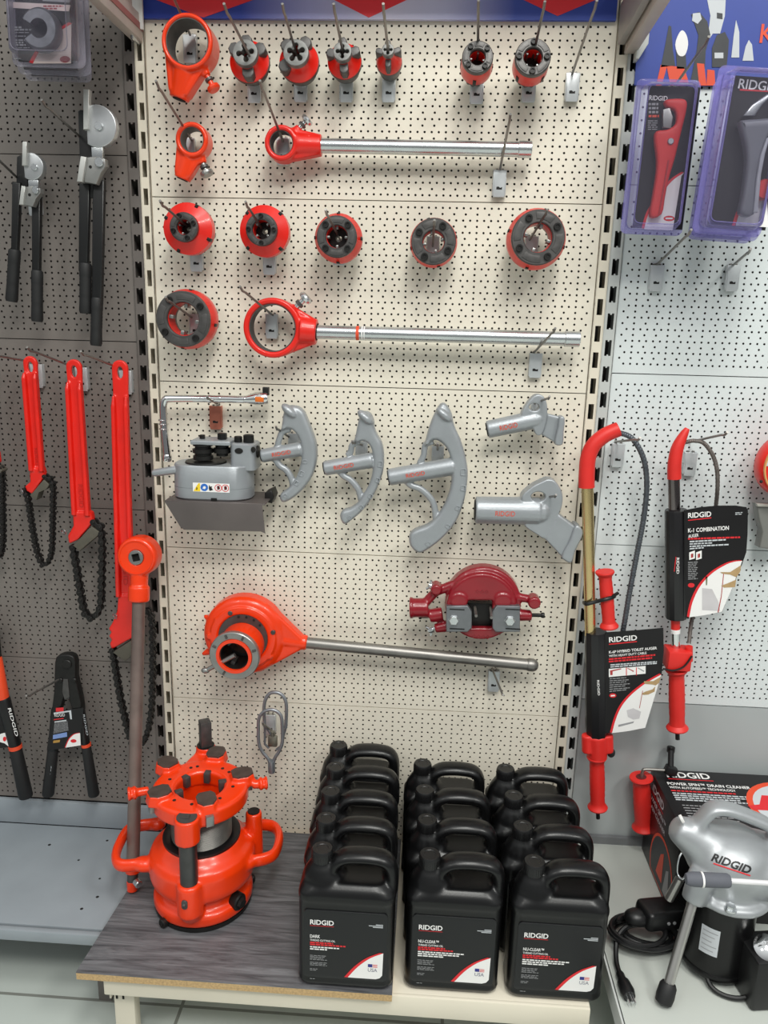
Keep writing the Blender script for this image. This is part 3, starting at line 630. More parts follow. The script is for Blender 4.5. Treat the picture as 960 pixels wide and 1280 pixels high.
loft(bm, secs); part('housing', bm, ALU, g)
bm = B(); tw0, tw1, ztp = W(290, 560, .07).x, W(321, 560, .07).x, W(305, 553, .07).z
loft(bm, [[(x, y, z) for x, y in rrect((tw0+tw1)/2, gy+.005, tw1-tw0+d_, .075+d_, .012, 5)] for z, d_ in ((z1-.01, 0), (ztp-.003, -.002), (ztp, -.008))]); tw = part('tower', bm, ALU, g)
for px, py, rx in ((298, 564, 5.5), (316, 562.5, 3)):
    p = W(px, py, .1); bm = B(); outl(bm, [circ(p.x, p.z, rx*.0017, 20, ry=.0065)], gy+.005-.0385, gy+.005-.034, .0006); part('port_hole', bm, BLACKM, tw, local=True)
p = W(321, 564, .06); bm = B(); cyl(bm, (p.x-.004, gy, p.z), (p.x+.007, gy, p.z), .014, n=20, bev=.002); part('side_knob', bm, BLACKM, g)
def vdisc(px, py, rpx, prof, nm, m, y=None):
    p = W(px, py, .08); bm = B(); lathe(bm, [(r_*rpx*.00172, h*.00172) for r_, h in prof], (p.x, gy if y is None else y, p.z), (0, 0, 1), 32); return part(nm, bm, m, g)
vdisc(255, 580, 27, [(1, -3), (1.02, 0), (.98, 3), (.8, 4), (0, 4)], 'base_roller', BLACKM)
bz = vdisc(246, 582, 18, [(1, -1.5), (1.02, 0), (1.0, 1.5), (0, 1.6)], 'brass_rim', BRASS, gy-.02)
vdisc(254, 574, 13, [(1, 0), (1, 5), (.85, 6), (.85, 8), (1.05, 9), (1.05, 14), (.8, 15), (.8, 17), (1, 18), (1, 20), (0, 20)], 'groove_roller', BLACKM, gy-.015)
vdisc(277, 570, 11, [(.7, 0), (.7, 3), (1, 4), (1, 10), (.8, 11), (.8, 14), (1, 15), (1, 17), (0, 17)], 'drive_roller', BLACKM, gy-.01)
p0, p1 = W(240.5, 549, .08), W(290.5, 556, .08)
bm = B(); box(bm, ((p0.x+p1.x)/2, gy, (p0.z+p1.z)/2), (p1.x-p0.x, .07, .010), bev=.003); part('top_plate', bm, ALU, g)
for px, py, w_, hh in ((252, 547, .013, .012), (277, 545, .022, .012), (297, 550, .018, .016), (310, 548, .024, .016)):
    p = W(px, py, .075); bm = B(); lathe(bm, [(w_/2*.9, -hh*.7), (w_/2, -hh*.6), (w_/2, hh*.4), (w_/2*.8, hh*.5), (0, hh*.5)], (p.x, gy-.005, p.z), (0, 0, 1), 6 if px < 290 else 18); part('adjusting_nut', bm, BLACKM, g)
bm = B(); e0 = W(191, 591.5, .09); e1 = W(222, 587, .09); tube(bm, [e0, e0*.9+e1*.1, e1], [.006, .0085, .0095], 16); part('handle_stub', bm, ALU, g)
# sticker
s0 = W(241, 603, .1165); sy = gy-gd/2-.0004; s0.y = sy; sw_, shh = .083, .0205
bm = B(); quad(bm, s0, XR, ZU, 0, 0, sw_, shh); st = part('warning_sticker', bm, WHITE, g)
def icon(nm, pts, m, e=.0008): 
    bm = B(); poly(bm, s0, XR, ZU, pts, e); part(nm, bm, m, st, local=True)
icon('yellow_triangle', [(.001, .0195), (.0165, .0195), (.0165, .001), (.013, .001)], YELP); icon('exclamation', [(.0085, .009), (.0105, .012), (.0095, .0165), (.0075, .0165)], BLACKP, .0011)
icon('blue_circle', circ(.026, .0102, .0085, 20), mat('sign_blue_print', (40, 104, 190), .5)); icon('gloved_hand', [(.022, .013), (.024, .008), (.028, .007), (.030, .011), (.027, .014)], WHITE, .0011)
icon('tipping_figure', [(.037, .004), (.040, .008), (.044, .007), (.042, .012), (.046, .015), (.038, .018), (.036, .013)], BLACKP)
for k in (.0575, .0735):
    icon('red_ring', circ(k, .0102, .0082, 20), REDP); icon('ring_centre', circ(k, .0102, .0066, 18), WHITE, .0010)
    icon('barred_figure', [(k-.003, .006), (k+.003, .005), (k+.001, .010), (k+.004, .013), (k-.002, .015)], mat('dark_red_print', (96, 30, 34), .5), .0012)
bm = B(); p = W(267, 626, .12); box(bm, (p.x, gy-gd/2, zt+.004), (.013, .004, .006)); part('latch_tab', bm, BLACKM, g)
# chrome ratchet handle above
CD = .045
ch = thing('chrome_ratchet_handle', 'long chrome L-shaped ratchet handle lying on a hook above the groover', 'ratchet handle', W(260, 500, CD))
pts = [W(x, y, CD) for x, y in c6((125, 600), (112, 480), (97, 340), (90, 200), (95, 150), (112, 122), (150, 118), (400, 118), (740, 124))]
pts = pts[:2]+crom(pts[2:], 5); bm = B(); tube(bm, pts, .0085, 16); part('bent_bar', bm, CHROME, ch)
bm = B(); a = W(306, 499.3, CD); b = W(338, 497.5, CD); d_ = (b-a).normalized()
lathe(bm, [(.0085, 0), (.0085, .004), (.0135, .022), (.0145, .028), (.0145, .05), (.012, .054), (0, .054)], a, d_, 24); hd = part('ratchet_body', bm, CHROME, ch)
bm = B(); p = W(326, 498.6, CD); box(bm, p+V((0, -.0135, 0)), (.02, .006, .012), bev=.002); part('orange_window', bm, mat('orange_amber_plastic', (214, 110, 40), .3), hd, local=True)
bm = B(); p = W(332.5, 489, CD); box(bm, p, (.0135, .0135, .018), bev=.001); part('square_drive', bm, BLACKM, ch)
for px, py in ((203.5, 525), (203.8, 530), (204.5, 536)):
    bm = B(); p = W(px, py, CD); sph(bm, p, .0102, (1, 1, .35)); part('grip_ring', bm, CHROME, ch)
for px in (262, 275):
    bm = B(); p = W(px, 498.7, CD); ringm(bm, p-V((.002, 0, 0)), (1, 0, 0), .0095, .008, 0, .004, 20); part('collar_ring', bm, CHROME, ch)
bm = B(); p = W(209, 573, CD); lathe(bm, [(.009, -.006), (.0105, -.003), (.0105, .006), (.0085, .01)], p, (0.15, 0, 1), 18); part('end_socket', bm, CHROME, ch)
# ================================================================ bender shoes and holders
def shoe(label, cvf, outline, sock, rs, strut, loop, txt, grp, tip, bd=.085, th=.034, marks=()):
    bm = B(); s = SC(sock[0][0], sock[0][1], bd)
    outl(bm, [pxz(cvf(*outline), bd, 4)], -bd, -bd+th, .009)
    a, b = W(sock[0][0], sock[0][1], bd-th/2), W(sock[1][0], sock[1][1], bd-th/2)
    d = (b-a).normalized(); rr = rs*s*1.08; cyl(bm, a, b, rr*.96, rr*1.02, 24, .002)
    sph(bm, W(tip[0][0], tip[0][1], bd-.006), .0135, (.8, 1.2, 1.7), 14, Matrix.Rotation(R(-50), 3, 'Y'))
    if strut: tube(bm, crom([W(x, y, bd-th/2) for x, y in cvf(*strut)], 5), .0078, 10)
    if loop: tube(bm, crom([W(x, y, bd-th/2) for x, y in cvf(*loop)], 5), .0072, 10)
    return bm, a, b, d, rr
def finish_shoe(label, nm, cat, bm, a, b, d, rr, txt, bd, th, grp, marks=(), tx=.16, tw=.46, thh=.0095):
    h = thing(nm, label, cat, (a+b)/2, group=grp); bm = fuse(bm, .0020, 3); body = part('casting', bm, ALU, h, 70)
    up = V((-d.z, 0, d.x)); L = (b-a).length; tl = a+d*(L*tx)+up*thh*.5+V((0, -rr*1.0-.0008, 0))
    lettering('RIDGID', tl, d, up, L*tw, thh, ORP, body, .0006, .0, local=True)
    bm = B(); cyl(bm, a-d*.0016, a+d*.001, rr*.8, n=24); part('socket_bore', bm, VOID, h)
    for (x, y, w_, hh, ang) in marks:
        bm = B(); p = W(x, y, bd); rot = Matrix.Rotation(R(ang), 3, 'Y'); s = SC(x, y, bd)
        for k in (-1, 1): 
            box(bm, p+rot@V((k*w_*s/2, 0, 0)), (.0018, .003, hh*s), rot, .0005); box(bm, p+rot@V((0, 0, k*hh*s/2)), (w_*s, .003, .0018), rot, .0005)
        part('raised_mark', bm, ALU, body, local=True)
    return h
c7 = lambda *p: cv(p, 310, 490, 5.647); c8 = lambda *p: cv(p, 460, 470, 3.2); c9 = lambda *p: cv(p, 590, 480, 5.333)
GB = 'grey cast conduit bender shoes'
O1 = [(252, 125), (275, 100), (340, 104), (385, 135), (408, 180), (455, 300), (478, 385), (480, 480), (452, 590), (395, 680), (320, 750), (250, 785), (222, 762), (228, 722), (275, 688), (318, 640), (350, 570), (372, 480), (374, 400), (352, 320), (310, 272), (270, 262), (232, 275), (236, 220)]
r = shoe('', c7, O1, ((327, 570), (377, 561)), 8.2, ((190, 470), (225, 520), (270, 550), (305, 605), (318, 660)), ((205, 390), (222, 330), (245, 280), (300, 262)), 1, GB, c7((295, 135)))
finish_shoe('smallest grey conduit bender shoe, right beside the roll groover', 'bender_shoe', 'bender shoe', *r, 1, .085, .034, GB, [(381, 577, 5, 4, 0), (377, 592, 5, 6, 20), (371, 604, 5, 5, 30), (357, 620, 5, 4, 45)], tx=.3)
O2 = [(778, 200), (795, 155), (825, 140), (862, 155), (886, 205), (892, 260), (915, 315), (945, 370), (958, 470), (950, 570), (920, 660), (870, 760), (800, 850), (730, 910), (682, 940), (655, 915), (648, 870), (670, 840), (720, 825), (770, 790), (805, 740), (845, 670), (872, 590), (882, 500), (876, 430), (852, 375), (810, 350), (750, 360), (760, 290)]
r = shoe('', c7, O2, ((405.5, 585.5), (466, 575)), 9, ((640, 555), (680, 595), (728, 625), (780, 690), (798, 760)), ((700, 450), (725, 420), (738, 370), (790, 345)), 1, GB, c7((830, 180)))
finish_shoe('middle grey conduit bender shoe, between the smallest and the largest', 'bender_shoe', 'bender shoe', *r, 1, .085, .034, GB, [(475, 580, 5, 7, 5), (472, 600, 5, 5, 12), (463, 620, 5, 5, 25), (452, 634, 5, 4, 40), (437, 647, 4, 4, 50)], tx=.22, tw=.4)
O3 = [(262, 160), (288, 115), (312, 114), (335, 150), (346, 200), (372, 260), (392, 330), (400, 400), (386, 500), (350, 590), (300, 650), (250, 690), (205, 712), (170, 685), (164, 645), (185, 620), (240, 598), (280, 560), (312, 505), (332, 440), (336, 365), (322, 305), (295, 270), (262, 258), (228, 285), (240, 220)]
r = shoe('', c8, O3, ((486, 596.6), (568, 582.5)), 10.4, ((140, 405), (170, 436), (215, 455), (260, 505), (272, 575)), ((205, 350), (222, 320), (230, 275), (262, 262)), 1, GB, c8((305, 155)))
finish_shoe('largest grey conduit bender shoe with a long curved arm', 'bender_shoe', 'bender shoe', *r, 1, .085, .034, GB, [(579, 590, 6, 8, 0), (579, 610, 6, 6, 5), (572, 635, 5, 5, 20), (560, 658, 6, 4, 35), (535, 680, 5, 5, 50)], tx=.27, tw=.28)
def holder(label, hook_lp, hole, sock, rs, block, recess, bd, th, tx, tw, thh):
    bm = B(); s = SC(sock[0][0], sock[0][1], bd); hl = circ(0, 0, 1, 20)
    q = [W(hole[0]+hole[2]*x, hole[1]+hole[3]*y, bd) for x, y in hl]
    outl(bm, [pxz(c9(*hook_lp), bd, 4), [(p.x, p.z) for p in q]], -bd, -bd+th, .0022)
    a, b = W(sock[0][0], sock[0][1], bd-th/2), W(sock[1][0], sock[1][1], bd-th/2); d = (b-a).normalized(); rr = rs*s
    cyl(bm, a, b, rr*1.02, rr*1.06, 24, .002); sph(bm, b, rr*1.0)
    lp = pxz(c9(*block), bd-.004)
    if recess: outl(bm, [lp, pxz(c9(*recess), bd-.004)], -bd-.002, -bd+th*.9, .004); outl(bm, [pxz(c9(*recess), bd-.004)], -bd+.014, -bd+th*.9, 0)
    else: outl(bm, [lp], -bd+.006, -bd+th*.9, .004)
    return bm, a, b, d, rr
r = holder('', [(330, 200), (365, 135), (410, 82), (450, 70), (482, 88), (502, 140), (500, 230), (470, 330), (430, 340), (400, 280), (350, 250)], (668, 509, 6.5, 4.8), ((609, 537), (671, 524)), 11, [(490, 195), (600, 222), (606, 300), (562, 400), (520, 372), (455, 335)], None, .075, .03, 0, 0, 0)
h1 = finish_shoe('small grey handle holder at upper right beside the bender shoes', 'bender_handle_holder', 'bender holder', *r, 1, .075, .03, 'bender handle holders', tx=.24, tw=.35, thh=.011)
bm = B(); outl(bm, [pxz(c9((585, 220), (618, 228), (612, 320), (604, 402), (556, 404), (556, 360), (572, 290)), .08, 3)], -.083, -.05, .004); part('end_pad', bm, ALU, h1)
r = holder('', [(330, 765), (395, 690), (470, 650), (512, 635), (562, 655), (604, 735), (596, 830), (540, 940), (490, 1030), (425, 1000), (350, 940), (400, 860)], (673, 621, 9, 6), ((594, 637.5), (674, 639)), 17, [(575, 865), (738, 985), (725, 1030), (655, 1185), (610, 1165), (485, 1032)], [(582, 905), (685, 968), (605, 1130), (510, 1025)], .08, .04, 0, 0, 0)
h2 = finish_shoe('large grey handle holder at right below the small one', 'bender_handle_holder', 'bender holder', *r, 1, .08, .04, 'bender handle holders', tx=.3, tw=.3, thh=.0115)
bm = B(); outl(bm, [pxz(c9((690, 940), (740, 975), (728, 1030), (690, 1100), (662, 1188), (612, 1172), (598, 1140), (650, 1040)), .084, 3)], -.09, -.04, .005); part('end_pad', bm, ALU, h2)
# ================================================================ orange receding threader with long handle
OD = .075
c = W(304, 797, OD); s = SC(304, 797, OD)
h = thing('pipe_ratchet_threader', 'orange round ratchet threader with a long bare steel handle on the lower middle bay', 'pipe threader', (c.x, -OD, c.z))
bm = B(); lathe(bm, [(30*s, 0), (44*s, 0), (48*s, .004), (51*s, .012), (51*s, .045), (48*s, .05), (30*s, .05)], (c.x, -OD, c.z), (0, 1, 0), 56, closed=True)
ringm(bm, (c.x, -OD-.006, c.z), (0, 1, 0), 41*s, 31*s, 0, .02, 48, .002)
sk = W(384, 803.5, OD-.025); cc = V((c.x, -OD+.025, c.z)); sk.y = cc.y; d = (sk-cc).normalized(); sd = V((d.z, 0, -d.x)); st = cc+d*36*s
cyl(bm, cc+d*46*s, sk, 10.5*s, 9.5*s, 24, .002)
outl(bm, [[(p.x, p.z) for p in (cc+sd*46*s+d*24*s, cc+d*72*s+sd*8*s, cc+d*72*s-sd*8*s, cc-sd*46*s+d*24*s)]], -OD+.008, -OD+.042, .006)
for px, py in ((255, 770), (253, 818)):
    p = W(px, py, OD-.02); q = cc+(p-cc)*.8; tube(bm, [q, p], [.012, .004], 8)
for px, py in ((287, 767), (341, 791), (272, 775), (337, 820), (262, 795)):
    p = W(px, py, OD); cyl(bm, p+V((0, .012, 0)), p+V((0, -.006, 0)), .0095, .007, 14)
bm = fuse(bm, .0026, 4); part('cast_head', bm, ORANGE, h, 60)
bm = B(); ringm(bm, (c.x, -OD-.003, c.z), (0, 1, 0), 31*s, 20*s, 0, .03, 48, .001); cam_ring = part('cam_ring', bm, STEEL, h)
for a_ in (60, 80, 100, 40):
    bm = B(); cyl(bm, (c.x+28*s*math.cos(R(a_)), -OD-.0045, c.z+28*s*math.sin(R(a_))), (c.x+28*s*math.cos(R(a_)), -OD, c.z+28*s*math.sin(R(a_))), .003, n=10); part('locating_hole', bm, VOID, cam_ring, local=True)
FD = OD+.075; f = W(292.5, 820.5, FD); s2 = SC(292, 820, FD)
ax = V((c.x+.006-f.x, FD-OD, c.z-.01-f.z)); ax = V((.03*0, 1, 0)) if ax.length == 0 else V((ax.x*.35, ax.y, ax.z*.35))
bm = B(); lathe(bm, [(18.5*s2, -.003), (22.5*s2, -.003), (22.5*s2, .012), (27*s2, .016), (28*s2, .085), (18.5*s2, .085)], f, ax, 44, closed=True); br = part('barrel', bm, ORANGE, h)
bm = B(); ringm(bm, f+ax.normalized()*.0, ax, 31.5*s2, 22.2*s2, 0, .014, 48, .0015); rg = part('scroll_ring', bm, STEELM, h)
x_, y_, z_ = frame_of(ax)
for a_ in (25, 70, 115, 160, 300):
    u_ = x_*math.cos(R(a_))+y_*math.sin(R(a_)); bm = B(); box(bm, f+u_*27*s2-z_*.001, (.009, .003, .005), Matrix((u_, z_, u_.cross(z_))).transposed(), .0006); part('index_mark', bm, STEEL, rg, local=True)
bm = B(); ringm(bm, f, ax, 18.6*s2, 17.4*s2, .004, .083, 40); part('dark_bore', bm, BLACKM, h)
for a_ in (50, 170, 290):
    u_ = x_*math.cos(R(a_))+y_*math.sin(R(a_)); bm = B(); box(bm, f+u_*17*s2+z_*.035, (.016, .03, .010), Matrix((u_, z_, u_.cross(z_))).transposed(), .001); part('die_chaser', bm, STEEL, h)
bm = B(); tube(bm, [f+ax*.1, W(256, 839, FD-.01)], [.0055, .0055], 10); sph(bm, W(257, 838, FD-.01), .008, (1.3, .9, .9)); part('throw_lever', bm, STEELM, h)
for px, py in ((287.5, 767), (341, 791)):
    bm = B(); p = W(px, py, OD+.008); cyl(bm, p, p+V((0, .008, 0)), .0058, n=12, bev=.001); part('screw', bm, STEEL, h)
te = W(668, 831.5, OD-.025); te.y = cc.y; dd = (te-sk).normalized()
bm = B(); cyl(bm, sk-dd*.02, te, .0138, n=24); tb = part('handle_tube', bm, PIPE, h)
bm = B(); lathe(bm, [(.0142, -.014), (.0158, -.010), (.0158, 0), (.013, .008), (.007, .0125), (0, .0135)], te-dd*.004, dd, 24); part('end_knob', bm, PIPE, tb, local=True)
hook((300, 815), (287, 800), 'twin steel peg hook inside the orange round ratchet threader', rod=(303, 806), out=.13)
# ================================================================ maroon hinged head
c4 = lambda *p: cv(p, 480, 690, 3.69)
MD = .09
c = W(602, 759, MD); s = SC(602, 759, MD)
h = thing('hinged_groove_head', 'maroon round hinged head with two bolted steel blocks on the lower middle bay', 'hinged head', (c.x, -MD, c.z))
bm = B()
outl(bm, [circ(c.x, c.z, 44*s, 48), pxz(c4((385, 225), (500, 225), (500, 352), (385, 352)), MD)], -MD, -MD+.02, .004)
ringm(bm, (c.x+.004, -MD+.012, c.z+.004), (0, 1, 0), 48*s, 34*s, 0, .04, 48, .004)
for a_, b_, r0, r1 in (((320, 150), (235, 185), 6, 6), ((235, 185), (190, 235), 6, 6), ((205, 257), (122, 257), 12.5, 12.5), ((130, 257), (118, 257), 14, 14), ((270, 285), (210, 295), 9, 9), ((300, 340), (235, 352), 8, 6), ((600, 205), (690, 220), 6, 5), ((620, 290), (680, 292), 8, 7)):
    p, q = W(*c4(a_)[0], MD-.02), W(*c4(b_)[0], MD-.02); tube(bm, [p, q], [r0*s, r1*s], 14)
for p_, r_ in (((690, 225), 8), ((240, 165), 7), ((345, 215), 11), ((545, 215), 11)):
    p = W(*c4(p_)[0], MD-.016); cyl(bm, p+V((0, -.02, 0)), p+V((0, .02, 0)), r_*s, n=18, bev=.003)
bm = fuse(bm, .0026, 4); part('casting', bm, MAROON, h, 60)
BLKS = mat('brushed_block_steel', (128, 130, 134), .38, .7, var=.08, vs=40)
for lp, bc in ((((287, 250), (385, 248), (405, 275), (405, 350), (385, 368), (287, 368)), (322, 312)), (((627, 250), (520, 248), (500, 275), (500, 350), (515, 368), (627, 368)), (580, 315))):
    bm = B(); outl(bm, [pxz(c4(*lp), MD+.01)], -MD-.012, -MD+.006, .002); k = part('clamp_block', bm, BLKS, h)
    p = W(*c4(bc)[0], MD+.012); bm = B(); lathe(bm, [(.0125, 0), (.0125, .002), (.0115, .0025), (.0115, .008), (.0100, .0095), (0, .0095)], p, (0, -1, 0), 6); part('hex_bolt', bm, ZINC, k, local=True)
    for zz in (265, 355):
        bm = B(); q = W(*c4((bc[0]+15, zz))[0], MD+.0125); box(bm, q, (.034, .0014, .0022)); part('score_mark', bm, BLACKM, k, local=True)
bm = B(); p = W(602, 770, MD-.03); box(bm, p, (.072, .02, .07), bev=.003); part('inner_block', bm, BLACKM, h)
for nm, p_, q_ in (('wing_nut', (205, 150), (240, 168)), ('wing_nut', (205, 365), (235, 350)), ('set_screw', (160, 298), (210, 295)), ('set_screw', (740, 292), (680, 291))):
    a_, b_ = W(*c4(p_)[0], MD-.02), W(*c4(q_)[0], MD-.02); bm = B(); cyl(bm, b_, a_, .0045, n=12)
    if nm == 'wing_nut':
        d_ = (a_-b_).normalized(); cyl(bm, a_-d_*.012, a_-d_*.003, .009, .007, 12); sdv = V((-d_.z, 0, d_.x)); 
        for k in (-1, 1): tube(bm, [a_-d_*.008, a_+sdv*k*.012], [.004, .003], 8)
    else: cyl(bm, a_, a_*.75+b_*.25, .0065, n=12, bev=.001)
    part(nm, bm, ZINC if nm == 'wing_nut' else BLACKM, h)
for t_, x0, z0, w_, hh in (('a', 420, 170, 50, 28), ('b', 405, 378, 80, 28)):
    bm = B(); p = W(*c4((x0, z0))[0], MD)
    for k in range(3 if t_ == 'a' else 4): 
        ringm(bm, p+V((.006+k*.0105, -.001, -.006)), (0, 1, 0), .0048, .0034, 0, .003, 4)
    part('raised_lettering', bm, MAROON, h)
for i, (p_, q_) in enumerate((((415, 228), (425, 295)), ((488, 228), (496, 303)))):
    bm = B(); a_, b_ = W(*c4(p_)[0], .03), W(*c4(q_)[0], .135); tube(bm, [V((a_.x, .006, a_.z)), a_, b_], .0035, 8); o = solo('peg_hook', bm, PIPE, '%s of the two thick steel pegs through the maroon hinged head' % ('left', 'right')[i], 'hook', 'pegs under the maroon head')
# ================================================================ pulling links
cA = lambda *p: cv(p, 310, 860, 11.636)
GALV = mat('galvanised_wire', (150, 154, 160), .42, .75, var=.08, vs=30)
def link(label, pts, d, r_, extra=None):
    p = [W(x, y, d) for x, y in cA(*pts)]; h = thing('pulling_link', label, 'link', p[len(p)//2], group='steel pulling links')
    bm = B(); tube(bm, crom(p, 6), r_, 12); part('wire_loop', bm, GALV, h); return h
k1 = link('grey bent steel link in front, its stem pointing down, below the orange threader', [(325, 1200), (318, 1090), (285, 1020), (205, 920), (158, 800), (150, 600), (160, 440), (230, 345), (330, 315), (420, 340), (485, 420), (500, 600), (497, 800), (445, 930), (395, 1010), (370, 1090), (368, 1200)], .085, .0042)
bm = B(); p = W(339.5, 958, .085); lathe(bm, [(.0085, -.016), (.009, -.012), (.009, .012), (.008, .016)], p, (0, 0, 1), 16); part('stem_sleeve', bm, GALV, k1)
k2 = link('grey bent steel link hanging behind the other one on the same hook', [(245, 560), (232, 330), (250, 180), (310, 85), (390, 62), (480, 90), (545, 180), (560, 330), (548, 580)], .055, .0044)
bm = B(); p = W(341, 926, .05); box(bm, p, (.024, .012, .03), bev=.004); cyl(bm, p+V((0, 0, .014)), p+V((0, 0, .026)), .006, n=12); part('swivel_block', bm, mat('olive_zinc', (142, 140, 128), .4, .8), k2)
bm = B(); tube(bm, [W(331, 907, .06), W(336, 914, .058), W(339, 919, .052)], .0028, 8); part('hook_wire', bm, GALV, k2)
bm = B(); tube(bm, [W(331, 908, .055), W(331, 930, .05), W(336, 935, .05)], .003, 8); tube(bm, [W(357, 910, .055), W(352, 932, .05), W(345, 937, .05)], .003, 8); part('side_wire', bm, GALV, k2)
# ================================================================ blister packs
def local_of(root):
    inv = root.matrix_basis.inverted()
    return lambda px, py, out: inv @ W(px, py, out)
def pack(label, tl, tr, bl, out, thick, tint, card_in, group=None, card_m=None, nm='blister_pack', bulge=None):
    A, T, Bp = W(*tl, out), W(*tr, out), W(*bl, out); a_ = -math.atan2(T.z-A.z, T.x-A.x)
    h = thing(nm, label, 'blister pack', A, (0, a_, 0), group=group); wd = (T-A).length; ht = (Bp-A).length
    cx = W(*card_in[0], out)-A; rt = Matrix.Rotation(-a_, 3, 'Y'); c0 = rt@(W(*card_in[0], out)-A); c1 = rt@(W(*card_in[1], out)-A)
    bm = B(); box(bm, ((c0.x+c1.x)/2, .002, (c0.z+c1.z)/2), (c1.x-c0.x, .0012, c0.z-c1.z)); cd_ = part('printed_card', bm, card_m or CARD, h, local=True)
    e = .004; rr = lambda k: [(x, z) for x, z in rrect(wd/2, -ht/2, wd-2*k, ht-2*k, .012, 5)]
    bm = B(); outl(bm, [rr(0), rr(.011)], .003, .0045, .0006); part('clear_flange', bm, tint, h, local=True)
    bm = B(); secs = []
    for k, y in ((.009, .003), (.011, -.004), (.0125, -thick+.003), (.016, -thick)): secs.append([(x, y, z) for x, z in rr(k)])
    rings = [[bm.verts.new(p) for p in s_] for s_ in secs]; n = len(rings[0])
    for P_, Q_ in zip(rings, rings[1:]):
        for k in range(n): bm.faces.new((P_[k], P_[(k+1) % n], Q_[(k+1) % n], Q_[k]))
    part('clear_rim', bm, tint, h, local=True)
    bm = B(); bm.faces.new([bm.verts.new(p) for p in secs[-1]]); part('clear_front', bm, CLEAR, h, local=True)
    bm = B(); tube(bm, [(x, -thick-.0005, z) for x, z in rr(.0175)], .0011, 6, closed=True); part('rim_bead', bm, tint, h, local=True)
    return h, cd_, (c0, c1), rt, A
def prints(cd_, A, rt, out, items):
    """items: (name, material, px polygon, lift)"""
    for nm, m, pts, lift in items:
        bm = B(); q = [rt@(W(x, y, out)-A) for x, y in pts]; f = bm.faces.new([bm.verts.new((p.x, .0013-lift, p.z)) for p in q]); bmesh.ops.triangulate(bm, faces=[f])
        part(nm, bm, m, cd_, local=True)
def ltext(cd_, A, rt, out, s, tl, tr, hpx, m, lift=.0006, up_=None, y0=.0013, bold=.012, nm='lettering'):
    p, q = rt@(W(*tl, out)-A), rt@(W(*tr, out)-A); r_ = (q-p); r_.y = 0; wd = r_.length; r_.normalize(); up = V((-r_.z, 0, r_.x)); p.y = y0
    lettering(s, p, r_, up, wd, hpx*SC(*tl, out), m, cd_, lift, bold, nm, local=True)
def lines(cd_, A, rt, out, rows, m, y0=.0007, nm='fine_print'):
    for (x0, x1, y, hpx) in rows:
        p, q = rt@(W(x0, y, out)-A), rt@(W(x1, y, out)-A); r_ = q-p; s = SC(x0, y, out); wd = (q-p).length; r_.normalize(); up = V((-r_.z, 0, r_.x))
        bm = B(); x = 0
        while x < wd-.001:
            k = min(rnd.uniform(.004, .011), wd-x)
            vs = [p+r_*(x+a)+up*b for a, b in ((0, -hpx*s/2), (k, -hpx*s/2), (k, hpx*s/2), (0, hpx*s/2))]
            bm.faces.new([bm.verts.new((v.x, y0, v.z)) for v in vs]); x += k+.0016
        part(nm, bm, m, cd_, local=True)
k4 = lambda *p: cv(p, 760, 0, 3.2)
# red tube cutter
o = .12; h, cdd, cc_, rt, A = pack('purple-edged blister pack holding a red plastic tube cutter', (797, 97), (878, 99.5), (783, 292), o, .026, PURPLE, ((811, 107), (853, 287)))
CARDW = lambda h_, cdd_, A_, rt_, o_, pts, red: prints(cdd_, A_, rt_, o_, [('white_corner', WHITE, pts, .0003), ('red_stripe', REDP, red, .0005)])
cr = crom([V((*p, 0)) for p in k4((305, 690), (255, 725), (205, 790), (165, 850), (145, 915))], 5); cr = [(p.x, p.y) for p in cr]
cr2 = [(x-3.2, y-1) for x, y in cr]
bm_card = [(848, 218)]+cr+[(843, 287)]
bl_ = rt@(W(790, 287, o)-A)
prints(cdd, A, rt, o, [('white_corner', WHITE, cr+[(806, 286.5), (841, 288), (852, 220)], .0003), ('red_stripe', REDP, cr+cr2[::-1], .0006), ('red_badge', REDP, circ(836.5, 273, 7, 16, ry=3.5), .0006), ('badge_bar', WHITE, [(832, 272), (841, 272), (841, 274), (832, 274)], .0009)])
ltext(cdd, A, rt, o, 'RIDGID', (812, 119), (835, 120), 5.5, WHITE); lines(cdd, A, rt, o, [(811, 823, 130+5*i, 2.6) for i in range(3)]+[(810, 822, 151+2.6*i, 1) for i in range(5)], GREYP); lines(cdd, A, rt, o, [(811, 824, 145, 2.6)], ORP)
cut = [rt@(W(x, y, o+.01)-A) for x, y in k4((228, 402), (290, 397), (312, 410), (310, 450), (293, 520), (276, 590), (264, 640), (240, 720), (226, 790), (212, 858), (166, 868), (176, 790), (190, 700), (193, 640), (184, 560), (192, 527), (236, 520), (266, 500), (271, 470), (262, 442), (230, 428))]
bm = B(); outl(bm, [[(p.x, p.z) for p in crom(cut, 3, True)]], -.018, -.001, .005); ct = part('tube_cutter_handle', bm, REDPL, h, local=True)
bm = B(); q = [rt@(W(x, y, o+.01)-A) for x, y in k4((218, 440), (245, 432), (258, 470), (250, 515), (218, 512))]; outl(bm, [[(p.x, p.z) for p in q]], -.014, -.004, .001); part('cutter_blade', bm, STEELM, h, local=True)
bm = B(); p = rt@(W(838.5, 176.5, o+.02)-A); cyl(bm, (p.x, -.0215, p.z), (p.x, -.01, p.z), .006, n=16, bev=.001); part('pivot_screw', bm, ZINC, h, local=True)
bm = B(); q = [rt@(W(x, y, o+.02)-A) for x, y in k4((240, 640), (246, 640), (208, 855), (202, 855))]; outl(bm, [[(p.x, p.z) for p in q]], -.0195, -.0175); part('handle_groove', bm, mat('deep_red_plastic', (170, 26, 26), .4), h, local=True)  # deep red line along the cutter handle
